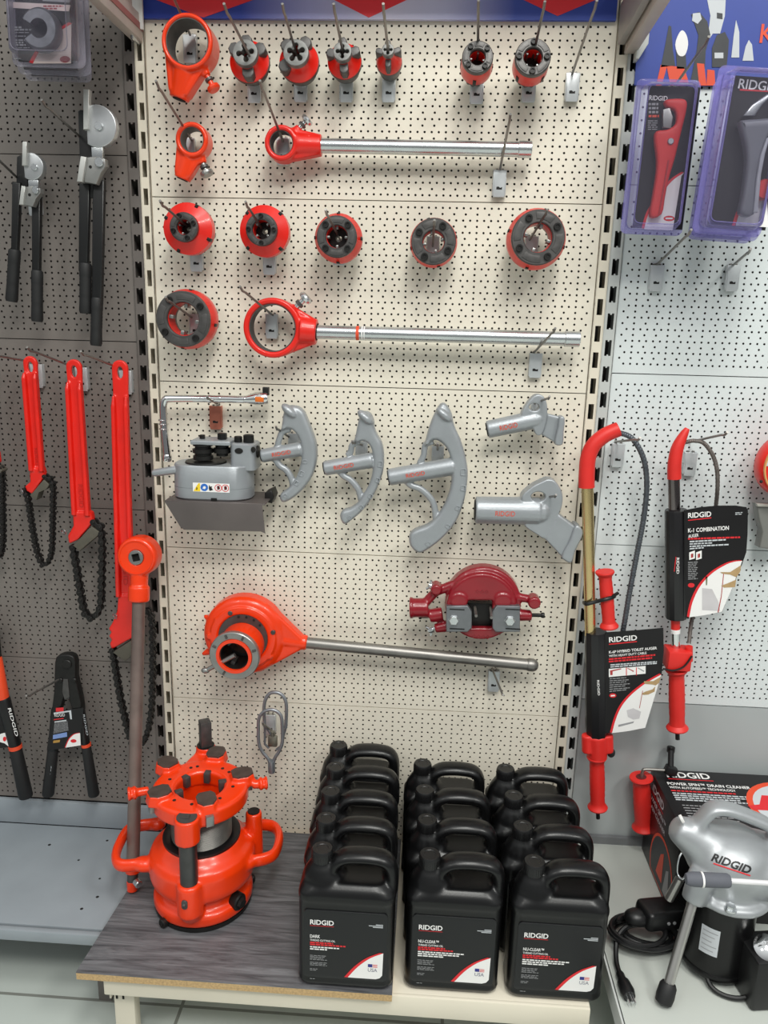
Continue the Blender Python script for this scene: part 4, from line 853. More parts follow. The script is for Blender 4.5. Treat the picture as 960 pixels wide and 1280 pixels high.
# stack of grey cutter packs at the right
GPk = 'purple-edged packs at the right edge'
for i, (o, tl, tr, bl) in enumerate(((.21, (900, 80), (990, 86), (887, 291)), (.16, (897, 92), (985, 98), (882, 296)), (.11, (893, 100), (975, 106), (878, 299)))):
    h, cdd, cc_, rt, A = pack(('front pack of the purple-edged stack at the right edge, showing a grey pipe cutter', 'middle pack of the purple-edged stack at the right edge, mostly covered', 'rearmost pack of the purple-edged stack at the right edge, only its left rim showing')[i], tl, tr, bl, o, .034, PURPLE, ((tl[0]+20, tl[1]+14), (tr[0]-28, bl[1]-8)), GPk)
    if i == 0:
        prints(cdd, A, rt, o, [('white_corner', WHITE, [(923, 270), (930, 252), (945, 236), (958, 226), (961, 284), (920, 282)], .0003), ('red_stripe', REDP, [(924, 268), (919, 282), (915, 282), (920, 266), (930, 248), (933, 249)], .0006)])
        ltext(cdd, A, rt, o, 'RIDGID', (925, 98), (975, 103), 11.5, WHITE); prints(cdd, A, rt, o, [('red_underline', REDP, [(925, 111), (962, 113), (962, 115), (925, 113)], .0006)])
        k8 = lambda *p: cv(p, 860, 60, 5.12)
        q = [rt@(W(x, y, o+.012)-A) for x, y in k8((322, 500), (330, 472), (420, 465), (540, 460), (560, 520), (505, 560), (470, 640), (440, 760), (420, 900), (408, 1068), (322, 1065), (335, 960), (352, 850), (362, 730), (352, 620))]
        bm = B(); outl(bm, [[(p.x, p.z) for p in crom(q, 3, True)]], -.026, -.002, .006); part('pipe_cutter_body', bm, mat('grey_tool_paint', (116, 118, 126), .4, .2), h, local=True)
        q = [rt@(W(x, y, o+.012)-A) for x, y in k8((500, 580), (470, 690), (445, 820), (425, 1060), (395, 1060), (415, 850), (440, 700), (480, 590))]
        bm = B(); outl(bm, [[(p.x, p.z) for p in q]], -.029, -.02, .002); part('grip_inlay', bm, mat('pale_grey_plastic', (170, 172, 180), .35), h, local=True)
        bm = B(); p = rt@(W(955, 237, o+.012)-A); lathe(bm, [(.016, -.02), (.018, -.016), (.018, -.004), (.016, 0)], (p.x, 0, p.z), (0, 1, 0), 14); part('feed_knob', bm, REDPL, h, local=True)
        q = [rt@(W(x, y, o+.006)-A) for x, y in k8((345, 440), (400, 370), (500, 300), (540, 300), (470, 370), (420, 440))]; bm = B(); outl(bm, [[(p.x, p.z) for p in q]], -.012, -.002, .003); part('cutter_jaw', bm, ZINC, h, local=True)
# ---- pack stack of the left bay
GL = 'clear packs at the top of the left bay'
for i, (o, tl, tr, bl) in enumerate(((.2, (5, -72), (100, -70), (9, 82)), (.155, (12, -60), (107, -58), (16, 92)), (.11, (22, -48), (108, -46), (26, 100)))):
    h, cdd, cc_, rt, A = pack(('front pack of the clear stack at the top left, with a grey C-shaped pipe cutter', 'middle pack of the clear stack at the top left, hidden except its lower edge', 'rearmost pack of the clear stack at the top left, lowest rim showing')[i], tl, tr, bl, o, .034, CLEARG, ((tl[0]+9, tl[1]+10), (tr[0]-10, bl[1]-4)), GL)
    if i == 0:
        k9 = lambda *p: cv(p, 0, 0, 7.385)
        cr = [(p.x, p.y) for p in crom([V((*p, 0)) for p in k9((665, 215), (560, 280), (450, 370), (370, 460), (300, 585))], 5)]
        prints(cdd, A, rt, o, [('white_corner', PINKW, cr+[(88.5, 79), (89, 30)], .0003), ('red_stripe', REDP, cr+[(x-4.5, y-1.5) for x, y in cr][::-1], .0006), ('pale_band', PINKW, k9((95, 15), (650, 45), (635, 103), (98, 70)), .0004), ('red_badge', mat('dark_red_badge', (140, 24, 40), .5), circ(81, 74, 6.5, 16, ry=4.2), .0006), ('grey_band', GREYP, [(53, -3), (88, -1), (87, 3), (53, 1)], .0004)])
        lines(cdd, A, rt, o, [(54, 79, 7.5, 1.6), (56, 71, 10.6, 1.6)], mat('faded_red_print', (170, 80, 84), .5), y0=.0004)
        lines(cdd, A, rt, o, [(17, 28, 34, 2), (17, 39, 37, 2), (17, 36, 40.5, 1), (17, 32, 45, 1), (17, 32, 50, 1.6), (17, 29, 53, 2), (17, 32, 56, 2), (17, 37, 59.5, 1), (17, 26, 73, 1)], GREYP)
        p = rt@(W(52, 38, o+.012)-A); s = SC(52, 38, o+.01)
        bm = B(); lathe(bm, [(11*s, -.024), (21*s, -.024), (24*s, -.018), (24*s, -.004), (11*s, -.004)], (p.x, 0, p.z), (0, 1, 0), 30, closed=True, a0=R(28), a1=R(326)); part('c_shaped_cutter', bm, mat('worn_zinc_casting', (128, 130, 134), .4, .6, var=.2, vs=60), h, local=True)
# ================================================================ lever tube benders of the left bay
def bender(label, off, k, D, bars):
    """bars: px outlines for each part"""
    h = thing('tube_bender', label, 'tube bender', W(*bars['disc'][:2], D), group='lever tube benders')
    bm = B(); outl(bm, [pxz(bars['lever'], D)], -D+.006, -D+.018, .003); part('back_lever', bm, BLACK, h)
    x, y, r_, cut_ = bars['disc']; c = W(x, y, D); s = SC(x, y, D); xc = W(cut_, y, D).x-c.x
    a0 = math.acos(max(-1, min(1, xc/(r_*s)))); lp = [(c.x+r_*s*math.cos(a0-2*a0*i/36), c.z+r_*s*math.sin(a0-2*a0*i/36)) for i in range(37)]
    bm = B(); outl(bm, [lp], -D-.014, -D+.004, .002); dk = part('forming_wheel', bm, mat('brushed_zinc', (196, 198, 200), .34, .75, var=.05, vs=40), h)
    x, y, r_ = bars['rivet']; p = W(x, y, D+.016); bm = B(); cyl(bm, (p.x, -D-.019, p.z), (p.x, -D-.012, p.z), r_*s, n=20, bev=.001); part('rivet', bm, ZINC, dk, local=True)
    bm = B(); outl(bm, [pxz(bars['arm'], D+.012)], -D-.022, -D-.008, .001); part('hook_arm', bm, mat('satin_zinc', (206, 206, 202), .4, .6), h)
    bm = B(); outl(bm, [pxz(bars['link'], D+.008)], -D-.012, -D, .001); part('link_plate', bm, ZINC, h)
    bm = B(); outl(bm, [pxz(bars['block'], D+.012)], -D-.018, -D, .002); bk = part('roller_block', bm, mat('grey_zinc_block', (150, 150, 148), .42, .6), h)
    bm = B(); outl(bm, [pxz(bars['shoe'], D+.014)], -D-.024, -D-.002, .001); part('slide_shoe', bm, mat('satin_zinc', (206, 206, 202), .4, .6), bk, local=True)
    x, y, r_ = bars['bolt']; p = W(x, y, D+.018); bm = B(); cyl(bm, (p.x, -D-.024, p.z), (p.x, -D-.016, p.z), r_*s, n=20, bev=.001); part('bolt', bm, ZINC, bk, local=True)
    x, y = bars['hole']; p = W(x, y, D+.018); bm = B(); cyl(bm, (p.x, -D-.0186, p.z), (p.x, -D-.017, p.z), .0032, n=12); part('pin_hole', bm, VOID, bk, local=True)
    for nm, (a, b, w0, w1, ga, gb, gw) in (('handle', bars['ha']), ('handle', bars['hb'])):
        A_, B_ = W(*a, D-.008), W(*b, D-.008); d = (B_-A_).normalized(); sd = V((-d.z, 0, d.x))
        bm = B(); outl(bm, [[((A_+sd*w0*s/2).x, (A_+sd*w0*s/2).z), ((B_+sd*w1*s/2).x, (B_+sd*w1*s/2).z), ((B_-sd*w1*s/2).x, (B_-sd*w1*s/2).z), ((A_-sd*w0*s/2).x, (A_-sd*w0*s/2).z)]], -D+.001, -D+.015, .004)
        hd = part(nm, bm, BLACK, h)
        g0, g1 = W(*ga, D-.008), W(*gb, D-.008); L = (g1-g0).length; r0 = gw*s/2
        bm = B(); lathe(bm, [(r0*.86, 0), (r0, .004)]+[(r0*(1.0-.05*(i % 2)), L*.25+i*L*.035) for i in range(12)]+[(r0*.98, L*.75), (r0*1.03, L-.006), (r0*.9, L)], g0, g1-g0, 20); part('rubber_grip', bm, RUBBER, hd, local=True)
    return h
m4 = lambda *p: cv(p, 0, 80, 6); m5 = lambda *p: cv(p, 0, 240, 6)
bender('larger lever tube bender with a silver forming wheel, left bay', 0, 1, .07, dict(lever=m4((572, 345), (590, 335), (680, 340), (690, 700), (690, 1000), (600, 1000), (585, 700)), disc=(124.5, 159.5, 24, 111.5), rivet=(123.3, 157.5, 5), arm=m4((640, 200), (682, 200), (676, 495), (640, 500)), link=m4((690, 625), (775, 625), (775, 710), (695, 710)), block=m4((650, 705), (730, 695), (795, 715), (800, 770), (765, 820), (730, 905), (640, 890)), shoe=m4((620, 698), (660, 705), (632, 890), (592, 888)), bolt=(124.7, 203, 5.5), hole=(113, 208.6),
      ha=((107, 215), (105, 340), 14, 12, (107, 329), (107, 392), 15.5), hb=((124.5, 225), (122, 380), 15, 13.5, (121.5, 372), (120, 432), 15)))
bender('smaller lever tube bender at the left edge of the photo', 0, 1, .07, dict(lever=m4((112, 690), (140, 675), (185, 680), (200, 900), (190, 1000), (105, 1000)), disc=(42.5, 209.5, 15.5, 33.8), rivet=(43, 209, 3.8), arm=m4((186, 590), (219, 590), (214, 765), (182, 770)), link=m4((217, 872), (293, 872), (293, 930), (220, 925)), block=m4((205, 925), (250, 915), (310, 935), (313, 970), (280, 1010), (255, 1072), (190, 1062)), shoe=m4((178, 918), (207, 925), (190, 1060), (160, 1060)), bolt=(45.3, 238, 4.2), hole=(37, 243.5),
      ha=((22, 228), (19, 320), 11, 8.5, (18.5, 312), (14.5, 377), 15), hb=((46.5, 245), (46, 345), 11.5, 10, (46.5, 338), (46.5, 402), 14.5)))
# ================================================================ chain wrenches
CHAIN = mat('black_chain_steel', (36, 34, 33), .42, .5, var=.3, vs=80)
JAW = mat('parkerised_jaw_steel', (92, 88, 78), .6, .3, var=.1, vs=60)
def chain_wrench(label, top, bot, w0, w1, headpoly, jawpoly, chain_px, D, pitch, pin):
    h = thing('chain_wrench', label, 'chain wrench', W(*top, D), group='chain wrenches')
    a, b = W(*top, D), W(*bot, D); s = SC(*top, D); d = (b-a).normalized(); sd = V((-d.z, 0, d.x))*-1; sd = V((d.z*-1, 0, d.x)) if False else V((-d.z, 0, d.x))
    if sd.x < 0: sd = -sd
    L = (b-a).length; lp = []; r0 = w0*s/2
    for i in range(9):
        t = math.pi*(1-i/8); p = a+d*r0+sd*r0*math.cos(t)-d*r0*math.sin(t); lp.append((p.x, p.z))
    for t, w_ in ((.12, w0*.93), (1, w1)): p = a+d*L*t+sd*w_*s/2; lp.append((p.x, p.z))
    for t, w_ in ((1, w1), (.12, w0*.93)): p = a+d*L*t-sd*w_*s/2; lp.append((p.x, p.z))
    hole = [((a+d*r0*1.5+sd*r0*.36*x+d*r0*.72*y).x, (a+d*r0*1.5+sd*r0*.36*x+d*r0*.72*y).z) for x, y in circ(0, 0, 1, 16)]
    bm = B(); outl(bm, [lp, hole], -D+.0045, -D+.014, .002)
    for k in (-1, 1):   # I-beam flanges
        p0, p1 = a+d*L*.14+sd*k*w0*.38*s, b-d*L*.02+sd*k*w1*.40*s; p0.y = p1.y = -D-.001; p0.y = p1.y = -D+.001; tube(bm, [p0, p0.lerp(p1, .05)+V((0,-.003,0)), p1+V((0,-.003,0))], [.003, .0055, .006], 8)
    outl(bm, [pxz(headpoly, D)], -D-.001, -D+.018, .003)
    bm = fuse(bm, .0022, 2) ; hd = part('handle', bm, RED, h, 60)
    bm = B(); outl(bm, [pxz(jawpoly, D)], -D-.006, -D+.022, .0015); jw = part('jaw_plate', bm, JAW, h)
    e = a+d*L*.8; tl = e+sd*.0026+V((0, -D-.0012-e.y, 0)); tl = a+d*L*.78+sd*w1*.14*s; tl.y = -D+.0040
    lettering('RIDGID', tl, d, sd, L*.15, w1*.26*s, mat('embossed_red', (196, 28, 18), .4), hd, .0004, .01, local=True)
    p = W(*pin, D+.004); bm = B(); ringm(bm, p, (.5, .8, .2), .008, .0062, 0, .002, 18); part('pin_ring', bm, ZINC, h)
    # chain
    path = crom([W(x, y, D-.004) for x, y in chain_px], 10); seg = [0]
    for i in range(1, len(path)): seg.append(seg[-1]+(path[i]-path[i-1]).length)
    n = int(seg[-1]/pitch); lk = []
    for i in range(n+1):
        t = i*seg[-1]/n; j = max(k for k in range(len(seg)) if seg[k] <= t+1e-9); j = min(j, len(path)-2); f_ = (t-seg[j])/max(1e-9, seg[j+1]-seg[j]); lk.append(path[j].lerp(path[j+1], f_))
    P_ = seg[-1]/n; me = None
    for i in range(n):
        d_ = lk[i+1]-lk[i]; ang = math.atan2(d_.z, d_.x)
        if me is None or i == 1:
            b2 = B(); r_ = P_*.40
            # two figure-eight plates joined by rollers
            wz = .0095 if i == 0 else .0062
            for yy in (-wz, wz-.0035):
                lp = [(r_*math.cos(R(t)), r_*math.sin(R(t))) for t in range(60, 301, 30)]+[(P_*.5, -r_*.5)]+[(P_+r_*math.cos(R(t)), r_*math.sin(R(t))) for t in range(-120, 121, 30)]+[(P_*.5, r_*.5)]
                outl(b2, [lp], yy, yy+.0035, .0008)
            cyl(b2, (0, -wz-.002, 0), (0, wz+.002, 0), r_*.5, n=10, bev=.0006); cyl(b2, (P_, -wz-.002, 0), (P_, wz+.002, 0), r_*.5, n=10, bev=.0006)
            o = part('chain_link', b2, CHAIN, h, local=True)
            if i == 0: me0 = o.data
            else: me1 = o.data
            me = 1
        else:
            o = bpy.data.objects.new('chain_link', me0 if i % 2 == 0 else me1); col.objects.link(o); o.parent = h
        o.matrix_parent_inverse = Matrix.Identity(4); o.location = lk[i]-h.location; o.rotation_euler = (0, -ang, 0)
    return h
q4 = lambda *p: cv(p, 0, 420, 4); q3 = lambda *p: cv(p, 0, 640, 3.555)
chain_wrench('shortest fully visible red chain wrench, left of the other two', (35, 445), (46, 592), 18, 16.5, q4((146, 660), (214, 660), (222, 705), (196, 740), (160, 792), (132, 775), (124, 752), (150, 730)), q4((155, 796), (224, 716), (252, 742), (236, 765), (200, 780), (188, 818)), q4((228, 700), (252, 712), (266, 745), (266, 830), (264, 930), (262, 1030), (255, 1095), (235, 1140), (214, 1140), (190, 1090), (172, 1010), (155, 910), (140, 810), (122, 768)), .06, .0125, (26, 615))
chain_wrench('middle red chain wrench with its black chain hanging in a loop', (90, 449), (101.5, 648), 20, 22, q4((362, 880), (455, 880), (466, 930), (440, 960), (388, 1020), (345, 1040), (338, 1000), (366, 950)), q4((370, 1045), (462, 950), (500, 975), (494, 995), (440, 1040), (404, 1072)), [(118, 652), (124, 655), (127, 668), (128, 690), (127.5, 715), (127, 740), (125, 760), (118, 771), (110, 771), (104, 758), (100, 735), (96, 710), (91, 684)], .06, .018, (79, 665))
chain_wrench('longest red chain wrench, partly behind the leaning ratchet head', (148, 450), (156.5, 752), 20.5, 22, q3((525, 370), (605, 370), (610, 550), (560, 575), (495, 612), (487, 585), (496, 570), (484, 552), (494, 535), (482, 520), (500, 490), (520, 440)), q3((505, 620), (600, 560), (640, 590), (560, 660)), [(176, 762), (186, 764), (190, 775), (191, 800), (191, 840), (190, 880), (186, 910), (177, 930), (166, 928), (157, 900), (150, 868), (145, 840), (141, 812)], .06, .018, (143, 770))
chain_wrench('chain wrench cut off by the left edge, only its black chain showing', (-17, 444), (-12, 570), 17, 16, [(-22, 565), (-4, 565), (-2, 578), (-14, 592), (-24, 600), (-30, 592), (-22, 582)], [(-18, 600), (-2, 582), (4, 588), (-8, 605)], [(-4, 580), (1, 586), (3, 600), (3.5, 630), (4, 660), (3, 685), (-2, 697), (-8, 690), (-14, 660), (-20, 625), (-26, 598)], .06, .0125, (-30, 596))
# ================================================================ bolt cutters
def hand(a, b, r0, D, m, parent, nm, r1=None):
    A_, B_ = W(*a, D), W(*b, D); s = SC(*a, D); bm = B(); d = (B_-A_); L = d.length; r1 = r1 or r0
    lathe(bm, [(r0*s*.9, 0), (r0*s, .004), (r1*s, L-.004), (r1*s*.9, L)], A_, d, 20); return part(nm, bm, m, parent)
n8 = lambda *p: cv(p, 0, 830, 7.108)
D = .05
bc = thing('bolt_cutter', 'black bolt cutter with a printed hanging card, left bay beside the leaning ratchet', 'bolt cutter', W(84, 880, D), group='bolt cutters')
bm = B(); outl(bm, [pxz([(71, 826), (75, 818), (84, 816), (93, 818), (97, 826), (97, 845), (101, 862), (105, 888), (95, 890), (88, 870), (82, 870), (76, 890), (67, 890), (70, 862)], D, 2)], -D-.012, -D+.012, .004); part('jaw_head', bm, BLACKM, bc)
for px, py, r_ in ((84, 830, .012), (76, 850, .006), (93, 850, .006)):
    bm = B(); p = W(px, py, D+.012); cyl(bm, (p.x, -D-.016, p.z), (p.x, -D-.01, p.z), r_, n=16, bev=.0015); part('pivot_bolt', bm, BLACKM, bc)
bm = B(); outl(bm, [pxz([(82, 846), (88, 846), (90, 868), (84, 872), (81, 862)], D)], -D-.014, -D-.008, .001); part('toggle_plate', bm, STEEL, bc)
l1 = hand((71, 885), (66, 940), 6.3, D, BLACK, bc, 'handle'); l2 = hand((100, 885), (107.5, 934), 5.6, D, BLACK, bc, 'handle')
g = hand((66.5, 935), (60, 993.5), 6.3, D, RUBBER, l1, 'rubber_grip', 7.2); g.matrix_parent_inverse = Matrix.Identity(4)
g = hand((107.5, 932), (117.5, 994), 5.6, D, RUBBER, l2, 'rubber_grip', 6.8); g.matrix_parent_inverse = Matrix.Identity(4)
A_ = W(107.2, 929, D); B_ = W(107.8, 932.5, D); bm = B(); cyl(bm, A_, B_, 5.9*SC(107, 930, D), n=20); part('orange_band', bm, ORP, bc)
def along(s, a, b, hpx, D, m, parent, flip=False):
    p, q = W(*a, D), W(*b, D); r_ = (q-p); L = r_.length; r_.normalize(); up = V((-r_.z, 0, r_.x)); hh = hpx*SC(*a, D)
    lettering(s, p+up*hh/2, r_, up, L, hh, m, parent, .0004, .0)
along('RIDGID', (63.5, 972), (61, 957), 3.6, D+.012, LGP, bc) if False else None
p_, q_ = W(60.8, 972, D+.0125), W(63, 957, D+.0125); r_ = (q_-p_); L_ = r_.length; r_.normalize(); lettering('RIDGID', p_+V((-r_.z, 0, r_.x))*.003, r_, V((-r_.z, 0, r_.x)), L_, .0065, LGP, l1, .0005, 0, local=True)
p_, q_ = W(105.5, 893, D+.0105), W(110, 919, D+.0105); r_ = (q_-p_); L_ = r_.length; r_.normalize(); lettering('RIDGID', p_+V((-r_.z, 0, r_.x))*.001, r_, V((-r_.z, 0, r_.x)), L_, .005, LGP, l2, .0005, 0, local=True)
CD2 = D+.014
cdh = part('hanging_card', (lambda b_: (outl(b_, [pxz(n8((465, 425), (742, 388), (716, 730), (415, 768)), CD2)], -CD2, -CD2+.0012), b_)[1])(B()), CARD, bc)
def cprint(nm, pts, m, par, D_, lift=.0004):
    bm = B(); q = [W(x, y, D_) for x, y in pts]; f = bm.faces.new([bm.verts.new((p.x, -D_-lift, p.z)) for p in q]); bmesh.ops.triangulate(bm, faces=[f]); return part(nm, bm, m, par, local=True)
qp = [(p.x, p.y) for p in crom([V((*p, 0)) for p in n8((712, 612), (660, 625), (615, 670), (583, 742))], 4)]
cprint('white_corner', qp+n8((718, 722)), WHITE, cdh, CD2); cprint('red_stripe', qp+[(x-1, y-.5) for x, y in qp][::-1], REDP, cdh, CD2, .0007); cprint('red_badge', circ(92, 926, 3.8, 14, ry=2.2), REDP, cdh, CD2, .0008)
cprint('white_frame', n8((478, 432), (632, 410), (640, 490), (625, 490), (615, 425), (478, 445)), LGP, cdh, CD2); cprint('red_flap', n8((497, 390), (565, 385), (565, 420), (497, 424)), REDP, cdh, CD2, .0003)
p = W(*n8((482, 440))[0], CD2); p.y = -CD2; lettering('RIDGID', p, V((1, 0, .1)), V((-.1, 0, 1)), 13*SC(70, 890, CD2), 4.2*SC(70, 890, CD2), WHITE, cdh, .0006, 0, local=True)
cprint('blue_picture', n8((472, 630), (595, 605), (597, 645), (470, 668)), mat('pale_blue_print', (120, 146, 200), .5), cdh, CD2); cprint('gold_picture', n8((475, 680), (535, 672), (530, 695), (472, 702)), mat('ochre_print', (170, 130, 60), .5), cdh, CD2)
cprint('red_line', n8((478, 490), (565, 478), (565, 486), (478, 498)), REDP, cdh, CD2); cprint('grey_text_block', n8((485, 520), (600, 505), (610, 590), (475, 620)), mat('mottled_grey_print', (96, 96, 98), .5, var=.6, vs=400), cdh, CD2); cprint('pale_text_line', n8((485, 510), (590, 495), (590, 507), (485, 525)), LGP, cdh, CD2)
# second bolt cutter, cut by the left edge
bc = thing('bolt_cutter', 'orange and black bolt cutter cut off by the left edge of the photo', 'bolt cutter', W(5, 880, D), group='bolt cutters')
l1 = hand((4, 872), (20, 936), 7.8, D, BLACK, bc, 'handle', 7.4)
g = hand((18.5, 932), (32.5, 996), 7.2, D, RUBBER, l1, 'rubber_grip', 8.4); g.matrix_parent_inverse = Matrix.Identity(4)
hand((-6, 822), (4, 874), 7.6, D, ORANGE2, bc, 'orange_shank', 7.4)
A_, B_ = W(18.6, 931, D), W(19.6, 935.5, D); bm = B(); cyl(bm, A_, B_, 7.8*SC(19, 932, D), n=20); part('orange_band', bm, ORP, bc)
hand((-26, 822), (-40, 935), 7.6, D, BLACK, bc, 'handle', 7.4); bm = B(); outl(bm, [pxz([(-30, 780), (-16, 772), (-4, 780), (0, 826), (-32, 826)], D)], -D-.012, -D+.012, .004); part('jaw_head', bm, BLACKM, bc)
p_, q_ = W(12, 885, D+.0125), W(21.5, 920, D+.0125); r_ = (q_-p_); L_ = r_.length; r_.normalize(); lettering('RIDGID', p_+V((-r_.z, 0, r_.x))*.004, r_, V((-r_.z, 0, r_.x)), L_, .0085, WHITE, l1, .001, .01, local=True)
cdh = part('hanging_card', (lambda b_: (outl(b_, [pxz([(-20, 886), (5, 886), (12, 935), (-24, 938)], D+.014)], -D-.0100, -D-.0088), b_)[1])(B()), CARD, bc)
cprint('white_corner', [(8, 916), (11.5, 935), (5, 930), (-2, 928), (-6, 924), (0, 918)], WHITE, cdh, D+.014, -.003); cprint('red_badge', circ(5, 924.5, 2.2, 12, ry=3), REDP, cdh, D+.0142, -.0028)
# ================================================================ oil jugs
def jug(label, x, y, z, title, rows):
    h = thing('oil_jug', label, 'jug', (0, 0, 0), group='black gallon jugs on the base shelf')
    w_, dp = .194, .094; bm = B(); secs = []
    for zz, dw, r_ in ((.0008, -.022, .018), (.004, -.012, .02), (.012, -.002, .022), (.017, 0, .022), (.02, -.003, .022), (.20, -.003, .022), (.204, 0, .022), (.215, -.001, .024), (.226, -.012, .03), (.236, -.034, .028)):
        secs.append([(a, b, zz) for a, b in rrect(0, 0, w_+dw, dp+dw*.9, min(r_, (dp+dw*.9)/2-.001), 6)])
    loft(bm, secs)
    def ell(cx, rx, ry, zz): return [(cx+rx*math.cos(t*math.pi/16), ry*math.sin(t*math.pi/16), zz) for t in range(32)]
    loft(bm, [ell(-.046, .05, .044, .20), ell(-.047, .048, .042, .222), ell(-.05, .040, .035, .242), ell(-.052, .029, .028, .257), ell(-.053, .022, .022, .266), ell(-.053, .0205, .0205, .272)])
    hp = crom([(-.032, 0, .236), (-.026, 0, .262), (-.008, 0, .2765), (.020, 0, .2805), (.052, 0, .2795), (.074, 0, .2735), (.0845, 0, .258), (.0865, 0, .235), (.0865, 0, .205)], 5)
    tube(bm, hp, [.0135]*len(hp), 16, sec=(1, 1.75), up=(0, 1, 0))
    bm = fuse(bm, .0033, 5); bd = part('body', bm, BLACKG, h, 180, local=True)
    bm = B(); prof = [(.0195, 0), (.0215, .001)]
    lathe(bm, [(.019, .266), (.0215, .267), (.0215, .288), (.0195, .2915), (.012, .2915), (.011, .2905), (0, .2905)], (-.053, 0, 0), (0, 0, 1), 36)
    for k in range(30): t = 2*math.pi*k/30; box(bm, (-.053+.0216*math.cos(t), .0216*math.sin(t), .2765), (.0012, .0012, .018), Matrix.Rotation(t, 3, 'Z'))
    part('screw_cap', bm, BLACK, h, local=True)
    f = -dp/2+.0002
    bm = B(); outl(bm, [rrect(0, .107, .166, .158, .008, 4)], f-.0009, f+.002, .0004); lb = part('front_label', bm, mat('charcoal_label_print', (20, 21, 23), .4, var=.04, spec=.4), h, local=True)
    f -= .0010; TL = V((0, f, 0))
    def T(s, x0, z0, wd, ht, m, bold=.01): lettering(s, (x0, f, z0), XR, ZU, wd, ht, m, lb, .0003, bold, local=True)
    def Q(nm, pts, m, e=.0003): 
        bm = B(); fc = bm.faces.new([bm.verts.new((a, f-e, b)) for a, b in pts]); bmesh.ops.triangulate(bm, faces=[fc]); part(nm, bm, m, lb, local=True)
    T('RIDGID', -.070, .164, .047, .0115, WHITE, .02); Q('red_underline', [(-.070, .1495), (-.023, .1495), (-.023, .1505), (-.070, .1505)], REDP)
    z0 = .129
    T(title, -.070, z0, .020 if title == 'DARK' else .041, .0075, WHITE, .015); T('THREAD CUTTING OIL', -.070, z0-.0105, .050, .0045, WHITE)
    def rows_(r, m, ht):
        for zz, wd in r:
            x = -.070; bm = B()
            while x < -.070+wd-.0015:
                k = min(rnd.uniform(.004, .010), -.070+wd-x); bm.faces.new([bm.verts.new((a, f-.0003, b)) for a, b in ((x, zz-ht/2), (x+k, zz-ht/2), (x+k, zz+ht/2), (x, zz+ht/2))]); x += k+.0014
            part('fine_print', bm, m, lb, local=True)
    rows_(rows[0], REDP, .0034); rows_(rows[1], WHITE, .0028); rows_([(.080-i*.0032, .034-.004*(i % 3)) for i in range(4)]+[(.0635-i*.0032, .034-.003*(i % 2)) for i in range(3)]+[(.048, .015), (.0448, .013), (.024, .011)], GREYP, .0012)
    rows_([], WHITE, .001)
    for zz, x0, x1 in ((.1605, .060, .074), (.1575, .046, .074), (.1545, .054, .074)): Q('fine_print', [(x0, zz), (x1, zz), (x1, zz+.0016), (x0, zz+.0016)], LGP)
    cr = [(p.x, p.y) for p in crom([V((.076, .096, 0)), V((.050, .082, 0)), V((.026, .060, 0)), V((.006, .033, 0))], 5)]
    Q('white_corner', cr+[(.062, .033), (.070, .036), (.075, .043)], WHITE); Q('red_stripe', cr+[(a-.007, b+.0005) for a, b in cr][::-1], REDP, .0005)
    Q('flag_block', [(.046, .061), (.055, .061), (.055, .0685), (.046, .0685)], NAVYP, .0005)
    for i in range(3): Q('flag_stripe', [(.0555, .061+i*.0027), (.065, .061+i*.0027), (.065, .0623+i*.0027), (.0555, .0623+i*.0027)], REDP, .0005)
    T('USA', .046, .0585, .019, .0085, NAVYP, .02)
    h.location = (x, y, z); return h
ZB, ZS = .2336, .2152
nu = ([(.1105, .054), (.1058, .070)], [(.100, .092), (.0952, .084), (.0904, .052)]); dk = ([(.1105, .046), (.1058, .073)], [(.100, .058), (.0952, .034)])
C1 = [(.011, -.4475), (.006, -.351), (.003, -.2535), (.002, -.156), (-.002, -.0585)]
jd = jug('front jug of the left column, labelled DARK, standing on the wood board edge', C1[0][0], C1[0][1], ZB, 'DARK', dk)
jn = jug('front jug of the centre column, labelled NU-CLEAR, standing on bare cream shelf', .2255, -.4215, ZS, 'NU-CLEAR™', nu)
W5 = ['second jug from the front in the left column of five', 'middle jug in the left column of five', 'second jug from the back in the left column of five', 'rearmost jug of the left column, against the pegboard']
for (x, y), s in zip(C1[1:], W5): dup(jd, (x, y, ZB), 'black oil jug, '+s)
for x0, nm, dx in ((.2255, 'centre', -.006), (.432, 'right', -.008)):
    if nm == 'right': dup(jn, (.434, -.424, ZS), 'front jug of the right column, labelled NU-CLEAR, beside the grey shelf')
    for i, s in enumerate(('second from the front', 'second from the back', 'rearmost')):
        dup(jn, (x0+dx*(i+1), -.31+.11*i+(0 if nm == 'centre' else -.003), ZS), 'black oil jug, %s in the %s column of four' % (s, nm))
# ================================================================ big orange geared threader
cx, cy, z0 = -.342, -.266, .2340
th = thing('geared_pipe_threader', 'large orange geared pipe threader standing on the dark wood board', 'pipe threader', (cx, cy, z0))
UP = (0, 0, 1); o = (cx, cy, z0)
bm = B(); lathe(bm, [(.085, .0), (.108, .0), (.110, .004), (.110, .012), (.085, .012)], o, UP, 56, closed=True); part('base_ring', bm, BLACKM, th)
bm = B()
lathe(bm, [(.072, .012), (.109, .012), (.112, .018), (.112, .034), (.108, .040), (.096, .046), (.092, .062), (.100, .070), (.115, .078), (.1185, .092), (.1185, .130), (.112, .145), (.098, .154), (.088, .166), (.084, .170), (.072, .168)], o, UP, 64, closed=True)
fb = V((G(240, 1110, .34).x, cy-.113, 0)); cyl(bm, (fb.x, fb.y, z0+.055), (fb.x, fb.y, z0+.135), .028, .027, 24, .005); sph(bm, (fb.x, fb.y+.006, z0+.058), .028, (1, 1, .9))
rbp = (cx+.108, cy+.05); cyl(bm, (rbp[0], rbp[1], z0+.08), (rbp[0], rbp[1], z0+.20), .021, .019, 20, .003)
